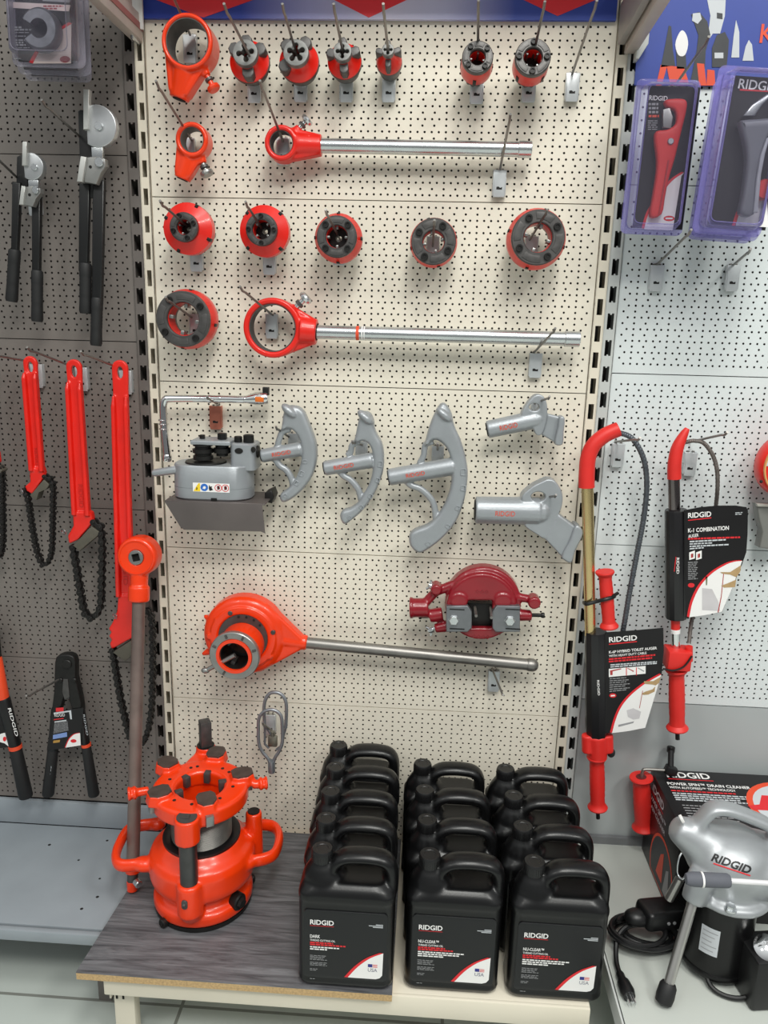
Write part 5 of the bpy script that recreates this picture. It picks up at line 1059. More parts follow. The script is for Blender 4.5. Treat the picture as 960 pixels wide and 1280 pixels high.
for hx in (-1, 1):
    pts = [G(*p, z0+.12) for p in ([(196, 1030), (176, 1032), (160, 1038), (148, 1058), (145, 1074), (153, 1082), (180, 1080)] if hx < 0 else [(306, 1036), (326, 1031), (343, 1034), (349, 1046), (344, 1066), (330, 1074), (306, 1078)])]
    tube(bm, crom(pts, 5), .0105, 12, sec=(1, 1.5), up=UP); sph(bm, pts[-1], .019, (1.4, 1, .9)); sph(bm, pts[0], .017, (1.3, 1, .9))
bm = fuse(bm, .0036, 4); bd = part('base_casting', bm, ORANGE, th, 70)
bm = B(); lathe(bm, [(.066, .165), (.084, .165), (.0865, .169), (.0865, .174), (.080, .1765), (.066, .172)], o, UP, 56, closed=True); part('seal_ring', bm, BLACK, th)
bm = B(); pr = [(.0655, .12)]
for i in range(44): pr += [(.0655, .12+i*.0035), (.0672, .12+i*.0035+.0017)]
lathe(bm, pr+[(.0655, .275), (.058, .275), (.058, .12)], o, UP, 56, closed=True); part('threaded_barrel', bm, mat('thread_steel', (112, 110, 106), .42, .75, var=.15, vs=50), th, 10)
bm = B(); ringm(bm, o, UP, .0578, .0555, .10, .272, 48); part('inner_sleeve', bm, ORANGE, th)
bm = B(); cyl(bm, (cx, cy, z0+.098), (cx, cy, z0+.102), .0556, n=40); part('inner_floor', bm, ORANGE, th)
for p in ((207, 1154), (160, 1075), (315, 1100)):
    q = G(*p, z0+.006); d = V((q.x-cx, q.y-cy, 0)).normalized(); q = V((cx, cy, z0+.011))+d*.108
    bm = B(); cyl(bm, q-d*.012, q+d*.013, .0105, n=16, bev=.002); cyl(bm, q+d*.012, q+d*.014, .006, n=12); part('foot_screw', bm, BLACKM, th)
q = G(294, 1130, z0+.03); d = V((q.x-cx, q.y-cy, 0)).normalized(); q = V((cx, cy, z0+.042))+d*.104
bm = B(); cyl(bm, q-d*.01, q+d*.012, .019, n=20, bev=.003); cyl(bm, q+d*.010, q+d*.019, .013, .0105, 6); part('drain_bolt', bm, BLACKM, th)
bm = B(); p = V((fb.x-.003, fb.y-.0275, z0+.10)); outl(bm, [rrect(p.x, p.z, .013, .022, .006, 4)], p.y-.002, p.y+.008, .001); cyl(bm, p+V((0, -.005, -.002)), p, .005, n=6); part('clamp_screw', bm, STEEL, th)
# upper head
ZR = .296; bm = B()
ringm(bm, o, UP, .106, .052, ZR-.040, ZR, 64, .006)
fbt = (fb.x, fb.y+.0); bb = tuple(G(257, 931, z0+ZR+.008))[:2]
cyl(bm, (fb.x, fb.y, z0+ZR-.062), (fb.x, fb.y, z0+ZR-.004), .0265, n=28, bev=.003); cyl(bm, (bb[0], bb[1], z0+ZR-.045), (bb[0], bb[1], z0+ZR+.008), .023, n=24, bev=.003)
for (ax_, ay_) in ((fb.x, fb.y), bb):
    d = (V((ax_, ay_, 0))-V((cx, cy, 0))); s_ = V((-d.y, d.x, 0)).normalized(); c_ = V((cx, cy, 0)); lp = [c_+d*.45+s_*.06, c_+d*.98+s_*.022, c_+d*.98-s_*.022, c_+d*.45-s_*.06]
    loft(bm, [[(p.x, p.y, z0+ZR-.036) for p in lp], [(p.x, p.y, z0+ZR-.006) for p in lp]])
pads = []
for px, py in ((209, 951), (270, 939), (302, 965), (200, 988), (258, 997), (236, 940)):
    pass
for px, py in ((209.5, 951.5), (270, 939.5), (302, 965), (200, 988), (258, 997)):
    q = G(px, py, z0+ZR+.014); d = V((q.x-cx, q.y-cy, 0)); pads.append((q, d.normalized()))
    dn = d.normalized(); s_ = V((-dn.y, dn.x, 0)); lp = lambda k: [q+dn*a*k+s_*b*k for a, b in ((-.024, -.015), (-.013, -.023), (.013, -.023), (.027, -.012), (.027, .012), (.013, .023), (-.013, .023), (-.024, .015))]
    loft(bm, [[(p.x, p.y, z0+ZR-.012) for p in lp(1.12)], [(p.x, p.y, z0+ZR+.012) for p in lp(.94)]])
for sx, P0, P1 in ((-1, (186, 988), (163, 992)), (1, (316, 981), (331, 979))):
    a, b = G(*P0, z0+ZR-.012), G(*P1, z0+ZR-.012); cyl(bm, a, b, .0095, n=16); d = (b-a).normalized(); cyl(bm, b-d*.012, b-d*.006, .015, n=18); cyl(bm, b, b+d*.006, .016, n=18, bev=.002)
bm = fuse(bm, .0030, 3); hd = part('die_head_casting', bm, ORANGE, th, 70)
for q, dn in pads:
    s_ = V((-dn.y, dn.x, 0)); lp = [q+dn*a+s_*b for a, b in ((-.022, -.013), (-.011, -.0205), (.011, -.0205), (.0245, -.0105), (.0245, .0105), (.011, .0205), (-.011, .0205), (-.022, .013))]
    bm = B(); loft(bm, [[(p.x, p.y, z0+ZR+.006) for p in lp], [(p.x, p.y, z0+ZR+.0145) for p in lp]]); part('die_pad', bm, mat('worn_brown_steel', (92, 80, 74), .5, .5, var=.2, vs=60), th)
    bm = B(); e = V((cx, cy, z0+ZR-.012))+dn*.049; box(bm, e, (.018, .014, .026), Matrix((dn, s_, V(UP))).transposed(), .002); part('threading_die', bm, STEEL, th)
    bm = B(); e = V((cx, cy, z0+ZR-.02))+dn*.108; box(bm, e, (.014, .017, .024), Matrix((dn, s_, V(UP))).transposed(), .0015); part('die_end_block', bm, STEELM, th)
    for k in (-.03, .03):
        bm = B(); e = V((cx, cy, z0+ZR+.0003))+dn*.068+s_*k; cyl(bm, e-V((0, 0, .002)), e+V((0, 0, .0006)), .0038, n=12); part('screw_hole', bm, VOID, th)
bm = B(); lathe(bm, [(.0192, .115), (.0192, ZR-.055), (.010, ZR-.055), (.010, .115)], (fb.x, fb.y, z0), UP, 24, closed=True); part('front_guide_post', bm, mat('dark_post_steel', (84, 84, 84), .38, .8, var=.15, vs=30), th)
bm = B(); cyl(bm, (fb.x, fb.y, z0+ZR-.004), (fb.x, fb.y, z0+ZR-.0025), .0215, n=24); box(bm, (fb.x-.003, fb.y, z0+ZR-.0025), (.018, .016, .003)); part('post_end', bm, STEEL, th)
bm = B(); box(bm, (bb[0], bb[1], z0+ZR+.035), (.026, .026, .075), Matrix.Rotation(R(30), 3, 'Z'), .002); part('square_drive_shaft', bm, STEEL, th)
bm = B(); cyl(bm, (bb[0], bb[1], z0+ZR+.006), (bb[0], bb[1], z0+ZR+.0085), .021, n=24); part('shaft_collar', bm, BLACKM, th)
bm = B(); cyl(bm, (bb[0], bb[1], z0+.12), (bb[0], bb[1], z0+ZR-.02), .014, n=16); part('rear_guide_post', bm, STEELM, th)
bm = B(); cyl(bm, (rbp[0], rbp[1], z0+.198), (rbp[0], rbp[1], z0+.2015), .014, n=20); part('post_end', bm, BLACKM, th)
bm = B(); q = G(318, 978, z0+ZR-.014); box(bm, q, (.016, .014, .022), Matrix.Rotation(R(10), 3, 'Z'), .002); part('square_nut', bm, STEELM, th)
# ================================================================ leaning ratchet handle
c = W(169.6, 697, .115); top = V((c.x+.002, c.y+.025, c.z)); foot = V((-.514, -.262, .2345))
rh = thing('drive_ratchet', 'orange round drive ratchet on a long worn steel pipe, leaning behind the orange geared threader', 'drive ratchet', foot)
d = (foot-top).normalized(); ax = V((0, 1, -.10)).normalized(); f = V((c.x, c.y, c.z)); s = SC(170, 697, .115)
bm = B(); lathe(bm, [(.0168, .002), (.040, .0), (.045, .004), (.047, .012), (.047, .044), (.043, .050), (.0168, .050)], f, ax, 48, closed=True)
st = f+ax*.026+d*.036; cyl(bm, st, st+d*.045, .021, .0195, 24); cyl(bm, st+d*.035, st+d*.072, .0245, .0245, 24, .003)
bm = fuse(bm, .0024, 4); part('cast_head', bm, ORANGE, rh, 60)
bm = B(); ringm(bm, f, ax, .0395, .0375, -.0012, .004, 44); part('raised_rim', bm, ORANGE, rh)
bm = B(); sq = [(.0085*x-.0085*z*.25, .0085*z+.0085*x*.25) for x, z in ((-1, -1), (1, -1), (1, 1), (-1, 1))]
outl(bm, [circ(0, 0, .0172, 32), sq], -.0005, .006, .0008, Matrix.Translation(f) @ V((0, 1, 0)).rotation_difference(ax).to_matrix().to_4x4()); part('drive_insert', bm, STEELM, rh)
bm = B(); cyl(bm, f+ax*.01, f+ax*.045, .0168, n=24); part('drive_socket', bm, VOID, rh)
bm = B(); e = foot-d*.045; cyl(bm, st+d*.06, e, .0148, n=24); part('pipe', bm, RUSTY, rh)
bm = B(); cyl(bm, e-d*.012, e, .0165, n=20, bev=.001); part('end_band', bm, ORANGE, rh)
bm = B(); cyl(bm, e, foot-d*.012, .0125, n=18); part('swivel_neck', bm, STEEL, rh)
bm = B(); cyl(bm, foot-d*.026, foot-d*.001, .0135, .012, 18, .002); part('end_cap', bm, ORANGE, rh)
bm = B(); q = foot-d*.03+V((.012, -.01, .002)); cyl(bm, q, q+V((.012, -.012, 0)), .009, n=14, bev=.002); part('end_bolt', bm, ZINC, rh)
# ================================================================ drain augers of the right bay
def grip_handle(parent, a, b, rb, rf, D, m=REDPL, nm='red_handle', loc=False):
    A_, B_ = W(*a, D), W(*b, D); s = SC(*a, D); L = (B_-A_).length; pr = [(rb*.5*s, 0), (rf*s*.96, 0), (rf*s, .003), (rf*s*.9, .007), (rb*s*1.05, .012), (rb*s, .018)]
    for i in range(14): h_ = .02+(L-.042)*i/13; pr.append((rb*s*(1.0+.06*math.sin(math.pi*i/13))*(1 if i % 2 else .965), h_))
    pr += [(rb*s, L-.018), (rb*s*1.05, L-.012), (rf*s*.9, L-.007), (rf*s, L-.003), (rf*s*.96, L), (rb*.5*s, L)]
    bm = B(); lathe(bm, pr, A_, B_-A_, 24); o = part(nm, bm, m, parent, 30)
    if loc: o.matrix_parent_inverse = Matrix.Identity(4)
    return o
def spring_cable(parent, pts, r_px, D, m, pitch=.006):
    P_ = crom([W(x, y, D_) for x, y, D_ in pts], 14); s = SC(pts[0][0], pts[0][1], D); bm = B(); q = [P_[0]]; acc = 0; out = []
    for a, b in zip(P_, P_[1:]):
        n = max(1, int((b-a).length/(pitch/2)))
        out += [a.lerp(b, i/n) for i in range(n)]
    tube(bm, out, [r_px*s*(1.06 if i % 2 else .93) for i in range(len(out))], 10); return part('spring_cable', bm, m, parent, 20)
def tagcard(parent, outline, D, bulge):
    bm = B(); ol = [W(x, y, D) for x, y in outline]; x0, x1 = min(p.x for p in ol), max(p.x for p in ol)
    outl(bm, [[(p.x, p.z) for p in ol]], -D, -D+.0012)
    return part('printed_tag', bm, CARD, parent)
SLEEVE = mat('glossy_black_sleeve', (26, 25, 27), .28, var=.05, bump=.06, bs=25)
D = .085
c3 = lambda *p: cv(p, 710, 520, 3.764)
au = thing('toilet_auger', 'brass-tubed toilet auger with red bend, hanging beside the cream upright', 'auger', W(740, 700, D), group='toilet augers')
s = SC(740, 600, D)
bm = B(); P_ = crom([W(x, y, D) for x, y in c3((87, 335), (88, 270), (95, 195), (122, 135), (175, 90), (238, 62))], 6); n = len(P_)
tube(bm, P_, [s*(10.2-.9*i/n) for i in range(n)], 20); part('red_bend', bm, REDPL, au)
bm = B(); cyl(bm, W(734.2, 604, D), W(738, 794, D), 7.6*s, 7.2*s, 24); part('brass_tube', bm, BRASS, au)
spring_cable(au, [(774, 541, D), (790, 548, D), (804, 572, D), (808.5, 605, D), (805, 645, D), (796, 693, D), (787, 740, D), (778, 792, D), (768, 830, D-.02)], 3.5, D, mat('grey_spring_steel', (84, 88, 94), .45, .6, var=.2, vs=90))
grip_handle(au, (756, 714), (761.5, 784), 8.2, 12, D+.012, nm='upper_handle')
bm = B(); P_ = [W(x, y, d_) for x, y, d_ in ((729, 753, D), (733, 755, D+.018), (745, 752, D+.022), (757, 749, D+.032), (767, 746, D+.022), (769, 744, D))]; tube(bm, crom(P_, 4), .0022, 8, sec=(1, 2)); a_, b_ = W(766, 745, D+.024), W(773, 741, D+.03); bar(bm, a_, b_, .006, .004); part('zip_tie', bm, BLACK, au)
bm = B(); a_, b_ = W(745, 789, D), W(746, 922, D); lathe(bm, [(14*s, 0), (14.5*s, .004), (15.5*s, (b_-a_).length-.02), (13*s, (b_-a_).length)], a_, b_-a_, 10); slv = part('black_sleeve', bm, SLEEVE, au, 20)
p_ = W(749, 850, D+.026); q_ = W(750, 869, D+.026); r_ = (q_-p_).normalized(); lettering('RIDGID', p_, r_, V((-r_.z, 0, r_.x)), (q_-p_).length, .0052, WHITE, au, .0006)
k91 = lambda *p: cv(p, 740, 780, 9.14)
TD_ = D+.022
tg = tagcard(au, k91((150, 97), (500, 72), (815, 45), (820, 300), (798, 560), (700, 880), (610, 1188), (420, 1225), (150, 1250)), TD_, 0)
def tp(tg, D_, nm, pts, m, lift=.0004): return cprint(nm, pts, m, tg, D_, lift)
cr = [(p.x, p.y) for p in crom([V((*p, 0)) for p in k91((792, 575), (700, 625), (590, 692), (450, 805), (340, 935), (272, 1085), (228, 1245))], 4)]
tp(tg, TD_, 'white_corner', cr+k91((420, 1222), (608, 1185), (700, 880)), WHITE); tp(tg, TD_, 'red_stripe', cr+[(x-2.6, y-1.2) for x, y in cr][::-1], REDP, .0007)
def tl(tg, D_, s_, a, b, hpx, m, nm='lettering', bold=.012):
    p, q = W(*a, D_), W(*b, D_); r_ = (q-p); L = r_.length; r_.normalize(); p.y = -D_; lettering(s_, p, r_, V((-r_.z, 0, r_.x)), L, hpx*SC(*a, D_), m, tg, .0006, bold, nm, local=True)
def tlines(tg, D_, rows, m):
    for a, b, hpx in rows:
        p, q = W(*a, D_), W(*b, D_); r_ = q-p; L = r_.length; r_.normalize(); up = V((-r_.z, 0, r_.x))*hpx*SC(*a, D_)/2; x = 0; bm = B()
        while x < L-.0015:
            k = min(rnd.uniform(.004, .011), L-x); bm.faces.new([bm.verts.new((v.x, -D_-.0005, v.z)) for v in (p+r_*x-up, p+r_*(x+k)-up, p+r_*(x+k)+up, p+r_*x+up)]); x += k+.0014
        part('fine_print', bm, m, tg, local=True)
tl(tg, TD_, 'RIDGID', (761, 796.5), (796, 793.5), 7.2, WHITE, bold=.02); tp(tg, TD_, 'red_underline', [(761, 804.6), (796, 801.2), (796, 802.4), (761, 806)], REDP)
tl(tg, TD_, 'K-6P HYBRID TOILET AUGER', (761, 813.5), (821, 808), 3.8, WHITE, bold=.02); tl(tg, TD_, 'WITH HEAVY DUTY CABLE', (761, 818.5), (808, 814.5), 3.2, WHITE)
tlines(tg, TD_, [((761, 824), (819, 818.5), 2.2), ((761, 827), (815, 822.3), 2.2)], REDP); tlines(tg, TD_, [((763, 831), (821, 827), 1.6), ((763, 833.6), (821, 829), 1.6)], LGP)
tp(tg, TD_, 'pictogram_panel', k91((192, 512), (612, 478), (612, 566), (192, 606)), WHITE); 
for x in (388, 502): tp(tg, TD_, 'red_divider', k91((x, 495), (x+9, 494), (x+9, 585), (x, 586)), REDP, .0007)
tp(tg, TD_, 'red_tool_sketch', k91((205, 530), (330, 505), (335, 515), (235, 540), (235, 580), (208, 584)), mat('dull_red_print', (170, 60, 60), .5), .0007); tp(tg, TD_, 'grey_tool_sketch', k91((515, 500), (530, 497), (598, 535), (590, 545)), GREYP, .0007); tp(tg, TD_, 'pink_tool_sketch', k91((400, 505), (412, 503), (480, 535), (472, 545)), mat('dull_red_print', (170, 60, 60), .5), .0007)
tlines(tg, TD_, [(k91((200, 625+i*24))[0], k91((390+(i % 2)*40, 612+i*23))[0], 1.1) for i in range(7)], GREYP)
tp(tg, TD_, 'red_badge', circ(766, 869.3, 4.4, 16, ry=2.8), REDP); tp(tg, TD_, 'badge_bar', [(763.5, 868.7), (768.5, 868.3), (768.5, 870), (763.5, 870.4)], WHITE, .0008)
tp(tg, TD_, 'pictured_arm', k91((590, 652), (700, 650), (784, 602), (765, 670), (725, 700), (690, 690), (600, 682)), SKINP, .0009); tp(tg, TD_, 'pictured_forearm', k91((570, 790), (610, 770), (690, 745), (722, 710), (714, 770), (640, 805), (580, 808)), SKINP, .0009)
tp(tg, TD_, 'pictured_rod', k91((575, 760), (582, 760), (545, 960), (538, 960)), mat('dull_red_print', (170, 60, 60), .5), .0007); tp(tg, TD_, 'pictured_bowl', k91((395, 985), (470, 960), (560, 1000), (540, 1080), (470, 1090), (410, 1060)), mat('faint_grey_print', (198, 194, 196), .5), .0007); tp(tg, TD_, 'pictured_base', k91((300, 1150), (480, 1110), (470, 1130), (300, 1175)), GREYP, .0007)
# lower mechanism of the first auger
bm = B(); a_ = W(746, 917, D); b_ = W(746.5, 948, D); cyl(bm, a_, b_, 15*s, 13.5*s, 20, .003); 
for px, r_ in ((734, 8), (760, 7)): cyl(bm, W(px, 918, D+.006), W(px+.5, 940, D+.006), r_*s, r_*s, 14, .002)
bm = fuse(bm, .0026, 3); part('red_collar', bm, REDPL, au)
bm = B(); sph(bm, W(764, 941, D+.005), 6*s, (.9, .8, 1.15)); part('locking_knob', bm, RUBBER, au)
grip_handle(au, (746, 945), (747, 1010), 9.2, 12.8, D, nm='lower_handle')
bm = B(); cyl(bm, W(747, 1009, D), W(747.6, 1023, D), 2.8*s, n=12); part('shaft_tip', bm, BLACK, au)
# ---- second auger
D = .085; TD_ = D+.026
au = thing('toilet_auger', 'black-tubed combination auger with red tip and large black printed tag', 'auger', W(845, 720, D), group='toilet augers')
s = SC(845, 700, D)
bm = B(); P_ = crom([W(x, y, D) for x, y in c3((500, 295), (501, 230), (512, 160), (535, 105), (562, 58))], 6); n = len(P_); tube(bm, P_, [s*(8.4*(1-.75*(i/n)**3)) for i in range(n)], 20); part('red_bend', bm, REDPL, au)
bm = B(); cyl(bm, W(842.2, 592, D), W(843, 640, D), 7.2*s, n=24); part('chrome_tube', bm, mat('dark_chrome', (120, 112, 112), .12, 1), au)
spring_cable(au, [(856, 553, D-.01), (868, 551, D), (881, 555, D), (893, 574, D), (897, 600, D), (894, 640, D-.02), (884, 710, D-.03), (866, 770, D-.02), (861, 806, D)], 2.7, D, mat('brown_spring_steel', (112, 104, 100), .45, .6, var=.2, vs=90))
bm = B(); a_, b_ = W(845, 637, D), W(845.3, 772, D); L = (b_-a_).length; lathe(bm, [(13*s, 0), (13.6*s, .003), (13.8*s, L-.004), (13.2*s, L)], a_, b_-a_, 14); part('black_sleeve', bm, SLEEVE, au, 20)
p_ = W(849, 697, D+.025); q_ = W(849, 717, D+.025); r_ = (q_-p_).normalized(); lettering('RIDGID', p_, r_, V((-r_.z, 0, r_.x)), (q_-p_).length, .006, WHITE, au, .0006)
bm = B(); quad(bm, W(844.5, 696, D+.0255), XR, ZU, 0, 0, .0014, .034); part('red_underline', bm, REDP, au)
bm = B(); cyl(bm, W(844.3, 770, D), W(844.3, 790, D), 5.8*s, n=18); part('red_inner_tube', bm, REDPL, au)
bm = B(); cyl(bm, W(844.3, 786, D), W(844.3, 791, D), 6*s, n=18); part('white_band', bm, WHITE, au)
bm = B(); cyl(bm, W(844.3, 791, D), W(844.6, 812, D), 5.9*s, n=18); part('lower_chrome_tube', bm, CHROME, au)
k8b = lambda *p: cv(p, 840, 620, 8)
tg = tagcard(au, [(855, 638), (875, 634), (898, 632), (920, 632), (933, 634), (935, 638), (934.5, 668), (933, 690), (927, 707), (915, 735), (902.5, 765), (880, 769), (857, 772)], TD_, 0)
cr = [(p.x, p.y) for p in crom([V((*p, 0)) for p in k8b((702, 648), (630, 655), (540, 685), (400, 772), (282, 900), (205, 1060), (172, 1212))], 4)]
tp(tg, TD_, 'white_corner', cr+[(880, 769), (902.3, 764.6), (915, 735)], WHITE); tp(tg, TD_, 'red_stripe', cr+[(x-3, y-1) for x, y in cr][::-1], REDP, .0007)
tl(tg, TD_, 'RIDGID', (860, 641), (889, 639), 7, WHITE, bold=.02); tp(tg, TD_, 'red_underline', [(860, 649.8), (889, 646.6), (889, 647.8), (860, 651)], REDP)
tl(tg, TD_, 'K-1 COMBINATION', (860, 660.5), (911, 657), 5.6, WHITE, bold=.02); tl(tg, TD_, 'AUGER', (860, 668.5), (873, 666.5), 4.4, WHITE)
tlines(tg, TD_, [((860, 673.5), (925, 671.5), 2.2)], REDP); tlines(tg, TD_, [((862, 677), (908, 674.5), 1.8), ((862, 680), (890, 678.5), 1.6), ((862, 683), (912, 680.5), 1.8), ((862, 686), (880, 684.5), 1.6)], LGP); tlines(tg, TD_, [((919, 641), (928, 640.5), .9), ((919, 643), (928, 642.5), .9)], LGP)
for x0 in (861.5, 870): tp(tg, TD_, 'pictogram_panel', [(x0, 690.5), (x0+7, 688), (x0+7, 698), (x0, 700)], WHITE); tp(tg, TD_, 'pictogram_sketch', [(x0+2, 692.5), (x0+5, 691.5), (x0+4, 694), (x0+5, 696.5), (x0+2, 697.5)], mat('dull_red_print', (170, 60, 60), .5), .0007)
tlines(tg, TD_, [((860, 703+2.3*i), (872-(i % 3), 702.5+2.3*i), 1) for i in range(10)], GREYP); tp(tg, TD_, 'red_badge', circ(864, 731.5, 4.2, 16, ry=2.8), REDP)
tp(tg, TD_, 'pictured_arm', k8b((480, 760), (580, 760), (650, 715), (690, 690), (680, 760), (640, 810), (580, 785), (500, 775)), SKINP, .0009); tp(tg, TD_, 'pictured_forearm', k8b((490, 895), (560, 870), (640, 835), (630, 910), (520, 915)), SKINP, .0009)
tp(tg, TD_, 'pictured_rod', k8b((512, 770), (520, 770), (495, 1010), (465, 1165), (455, 1160), (488, 1000)), mat('dull_red_print', (170, 60, 60), .5), .0007); tp(tg, TD_, 'pictured_cistern', k8b((300, 920), (400, 930), (465, 1060), (480, 1150), (300, 1140)), mat('faint_grey_print', (190, 190, 194), .5), .0006); tp(tg, TD_, 'pictured_plant', k8b((335, 800), (355, 810), (350, 890), (338, 890)), mat('olive_print', (110, 120, 90), .5), .0007)
bm = B(); a_, b_ = W(846, 808, D+.004), W(846, 836, D+.004); box(bm, (a_+b_)/2, (30*s, .05, 27*s), bev=.004); cyl(bm, W(861, 808, D+.01), W(861, 826, D+.01), 5*s, n=14); part('red_clamp', bm, REDPL, au)
bm = B(); tube(bm, crom([W(*p, D+.032) for p in ((829, 836), (842, 838), (855, 833), (865, 820))], 5), .0022, 8); part('zip_tie', bm, BLACK, au)
grip_handle(au, (845.5, 836), (846.5, 911), 9.6, 14, D, nm='lower_handle')
bm = B(); cyl(bm, W(846.5, 910, D), W(847, 924, D), 3*s, n=12); cyl(bm, W(846.5, 910, D), W(846.7, 915, D), 6*s, n=12); part('shaft_tip', bm, BLACK, au)
# ================================================================ red reel at the right edge
D = .07
rl = thing('cable_drum', 'red round drum spindle cut off by the right edge, above the combination auger tag', 'drum', W(988, 582, D))
c = W(988, 582, D); s = SC(960, 580, D)
bm = B(); lathe(bm, [(0, -.03), (36*s, -.03), (40*s, -.026), (43*s, -.012), (43*s, .012), (38*s, .03), (0, .03)], c, (0, 1, 0), 48); part('drum_shell', bm, RED, rl)
bm = B(); ringm(bm, c, (0, 1, 0), 40*s, 38*s, -.0315, -.024, 48); part('rim_band', bm, mat('tan_band_print', (206, 150, 90), .5), rl)
bm = B(); outl(bm, [[(c.x+38*s*math.cos(R(t)), c.z+38*s*math.sin(R(t))) for t in range(100, 183, 6)]+[(c.x-22*s, c.z+1*s), (c.x-16*s, c.z+20*s)]], -D-.0312, -D-.0300); part('round_label', bm, LGP, rl)
bm = B(); sph(bm, W(951.5, 602, D+.028), .0035); part('rivet', bm, BLACKM, rl)
hook((985, 640), (1010, 560), 'peg hook carrying the red drum at the right edge', rod=(988, 600), out=.16)
pk = thing('clear_pouch', 'grey clear plastic pouch cut off by the right edge, below the red drum', 'pouch', W(965, 660, .05))
bm = B(); outl(bm, [pxz([(945, 630), (985, 632), (985, 690), (948, 684), (952, 664), (948, 650)], .055)], -.06, -.03, .004); part('pouch_body', bm, mat('smoky_plastic', (120, 120, 116), .3), pk)
bm = B(); outl(bm, [pxz([(945, 629), (985, 631), (985, 634), (946, 633)], .062)], -.066, -.055, .002); part('pouch_rim', bm, mat('pale_rim_plastic', (176, 174, 166), .3), pk)
# ================================================================ carton, crank handle
bx0, by0, by1, bz0 = .722, -.022, -.262, .2552; bz1 = W(818, 961, .022).z
bx1 = 1.16; ct = thing('carton', 'black printed carton on the right shelf, behind the grey drain cleaner', 'box', ((bx0+bx1)/2, (by0+by1)/2, bz0))
bm = B(); box(bm, ((bx0+bx1)/2, (by0+by1)/2, (bz0+bz1)/2), (bx1-bx0, by0-by1, bz1-bz0), bev=.002); cb = part('carton_body', bm, CARD, ct)
YU = V((0, 1, 0))
def top_text(s_, x, y, wd, ht, m, bold=.015): lettering(s_, (x, y, bz1), XR, YU, wd, ht, m, cb, .0005, bold, local=True)
def top_poly(nm, pts, m, e=.0005):
    bm = B(); fc = bm.faces.new([bm.verts.new((a, b, bz1+e)) for a, b in pts]); bmesh.ops.triangulate(bm, faces=[fc]); part(nm, bm, m, cb, local=True)
q = lambda px, py: G(px, py, bz1)
t0 = q(829, 967); t1 = q(882, 968.5); lt = t0.x
top_text('RIDGID', bx0+.030, by0-.010, .105, .025, WHITE, .02); top_poly('red_underline', [(bx0+.03, by0-.040), (bx0+.138, by0-.040), (bx0+.138, by0-.043), (bx0+.03, by0-.043)], REDP)
top_text('POWER SPIN™ DRAIN CLEANER', bx0+.022, by0-.056, .195, .012, WHITE, .02); top_text('WITH AUTOFEED™ TECHNOLOGY', bx0+.022, by0-.073, .155, .0095, WHITE, .015)
def top_lines(rows, m):
    for x, y, wd, ht in rows:
        bm = B(); a = 0
        while a < wd-.002:
            k = min(rnd.uniform(.006, .016), wd-a); bm.faces.new([bm.verts.new((x+u, y+v, bz1+.0005)) for u, v in ((a, 0), (a+k, 0), (a+k, ht), (a, ht))]); a += k+.002
        part('fine_print', bm, m, cb, local=True)
top_lines([(bx0+.022, by0-.094, .15, .005)], REDP); top_lines([(bx0+.022, by0-.104-.0085*i, (.18, .185, .15, .17)[i], .0045) for i in range(4)], LGP); top_lines([(bx0+.03, by0-.15-.010*i, .11, .003) for i in range(6)], GREYP)
cc2 = q(967, 1005); top_poly('picture_ring', circ(cc2.x+.05, cc2.y-.02, .112, 36), ORP, .0006); top_poly('picture_disc', circ(cc2.x+.05, cc2.y-.02, .098, 36), LGP, .0009)
p = q(952, 1010); top_poly('pictured_machine', [(p.x-.03, p.y+.005), (p.x, p.y+.012), (p.x+.02, p.y+.05), (p.x+.08, p.y+.05), (p.x+.08, p.y-.02), (p.x+.03, p.y-.01), (p.x-.02, p.y-.01)], REDP, .0012); top_poly('pictured_nose', [(p.x-.065, p.y+.006), (p.x-.03, p.y+.012), (p.x-.03, p.y-.006)], DGP, .0012)
YD = V((0, -1, 0))
def side_text(s_, y, z, wd, ht, m, bold=.01): lettering(s_, (bx0, y, z), YD, ZU, wd, ht, m, cb, .0005, bold, local=True)
side_text('RIDGID', by0-.010, bz1-.018, .11, .022, LGP, .02); side_text('POWER SPIN™', by0-.010, bz1-.052, .135, .013, LGP); side_text('DRAIN CLEANER', by0-.012, bz1-.074, .135, .011, LGP)
def side_poly(nm, pts, m, e=.0005):
    bm = B(); fc = bm.faces.new([bm.verts.new((bx0-e, a, b)) for a, b in pts]); bmesh.ops.triangulate(bm, faces=[fc]); part(nm, bm, m, cb, local=True)
side_poly('red_underline', [(by0-.012, bz1-.044), (by0-.12, bz1-.044), (by0-.12, bz1-.0465), (by0-.012, bz1-.0465)], REDP)
side_poly('picture_ring', [(by0-.150+.085*math.cos(R(t)), bz0+.050+.085*math.sin(R(t))) for t in range(-30, 211, 12)], ORP); side_poly('picture_disc', [(by0-.150+.078*math.cos(R(t)), bz0+.050+.078*math.sin(R(t))) for t in range(-30, 211, 12)], DGP, .0008); side_poly('pictured_machine', [(by0-.12, bz0+.03), (by0-.14, bz0+.09), (by0-.16, bz0+.105), (by0-.165, bz0+.03)], ORP, .0012)
side_poly('pictured_part', [(by0-.175, bz0+.02), (by0-.185, bz0+.08), (by0-.2, bz0+.09), (by0-.215, bz0+.02)], GREYP, .0012)
D = .045
ck = thing('crank_handle', 'red crank handle with bent rod hooked over the top corner of the black carton', 'crank handle', W(803, 1000, D))
grip_handle(ck, (801.5, 971), (804.5, 1035), 10.8, 14.8, D, nm='red_grip')
bm = B(); g0, g1 = W(801.5, 971, D), W(804.5, 1035, D); gd_ = (g1-g0).normalized(); cyl(bm, g0-gd_*.0006, g0+gd_*.004, .0125, n=20); part('grip_bore', bm, mat('dark_red_bore', (90, 22, 22), .5), ck)
s = SC(803, 1000, D); zr = bz1+.011
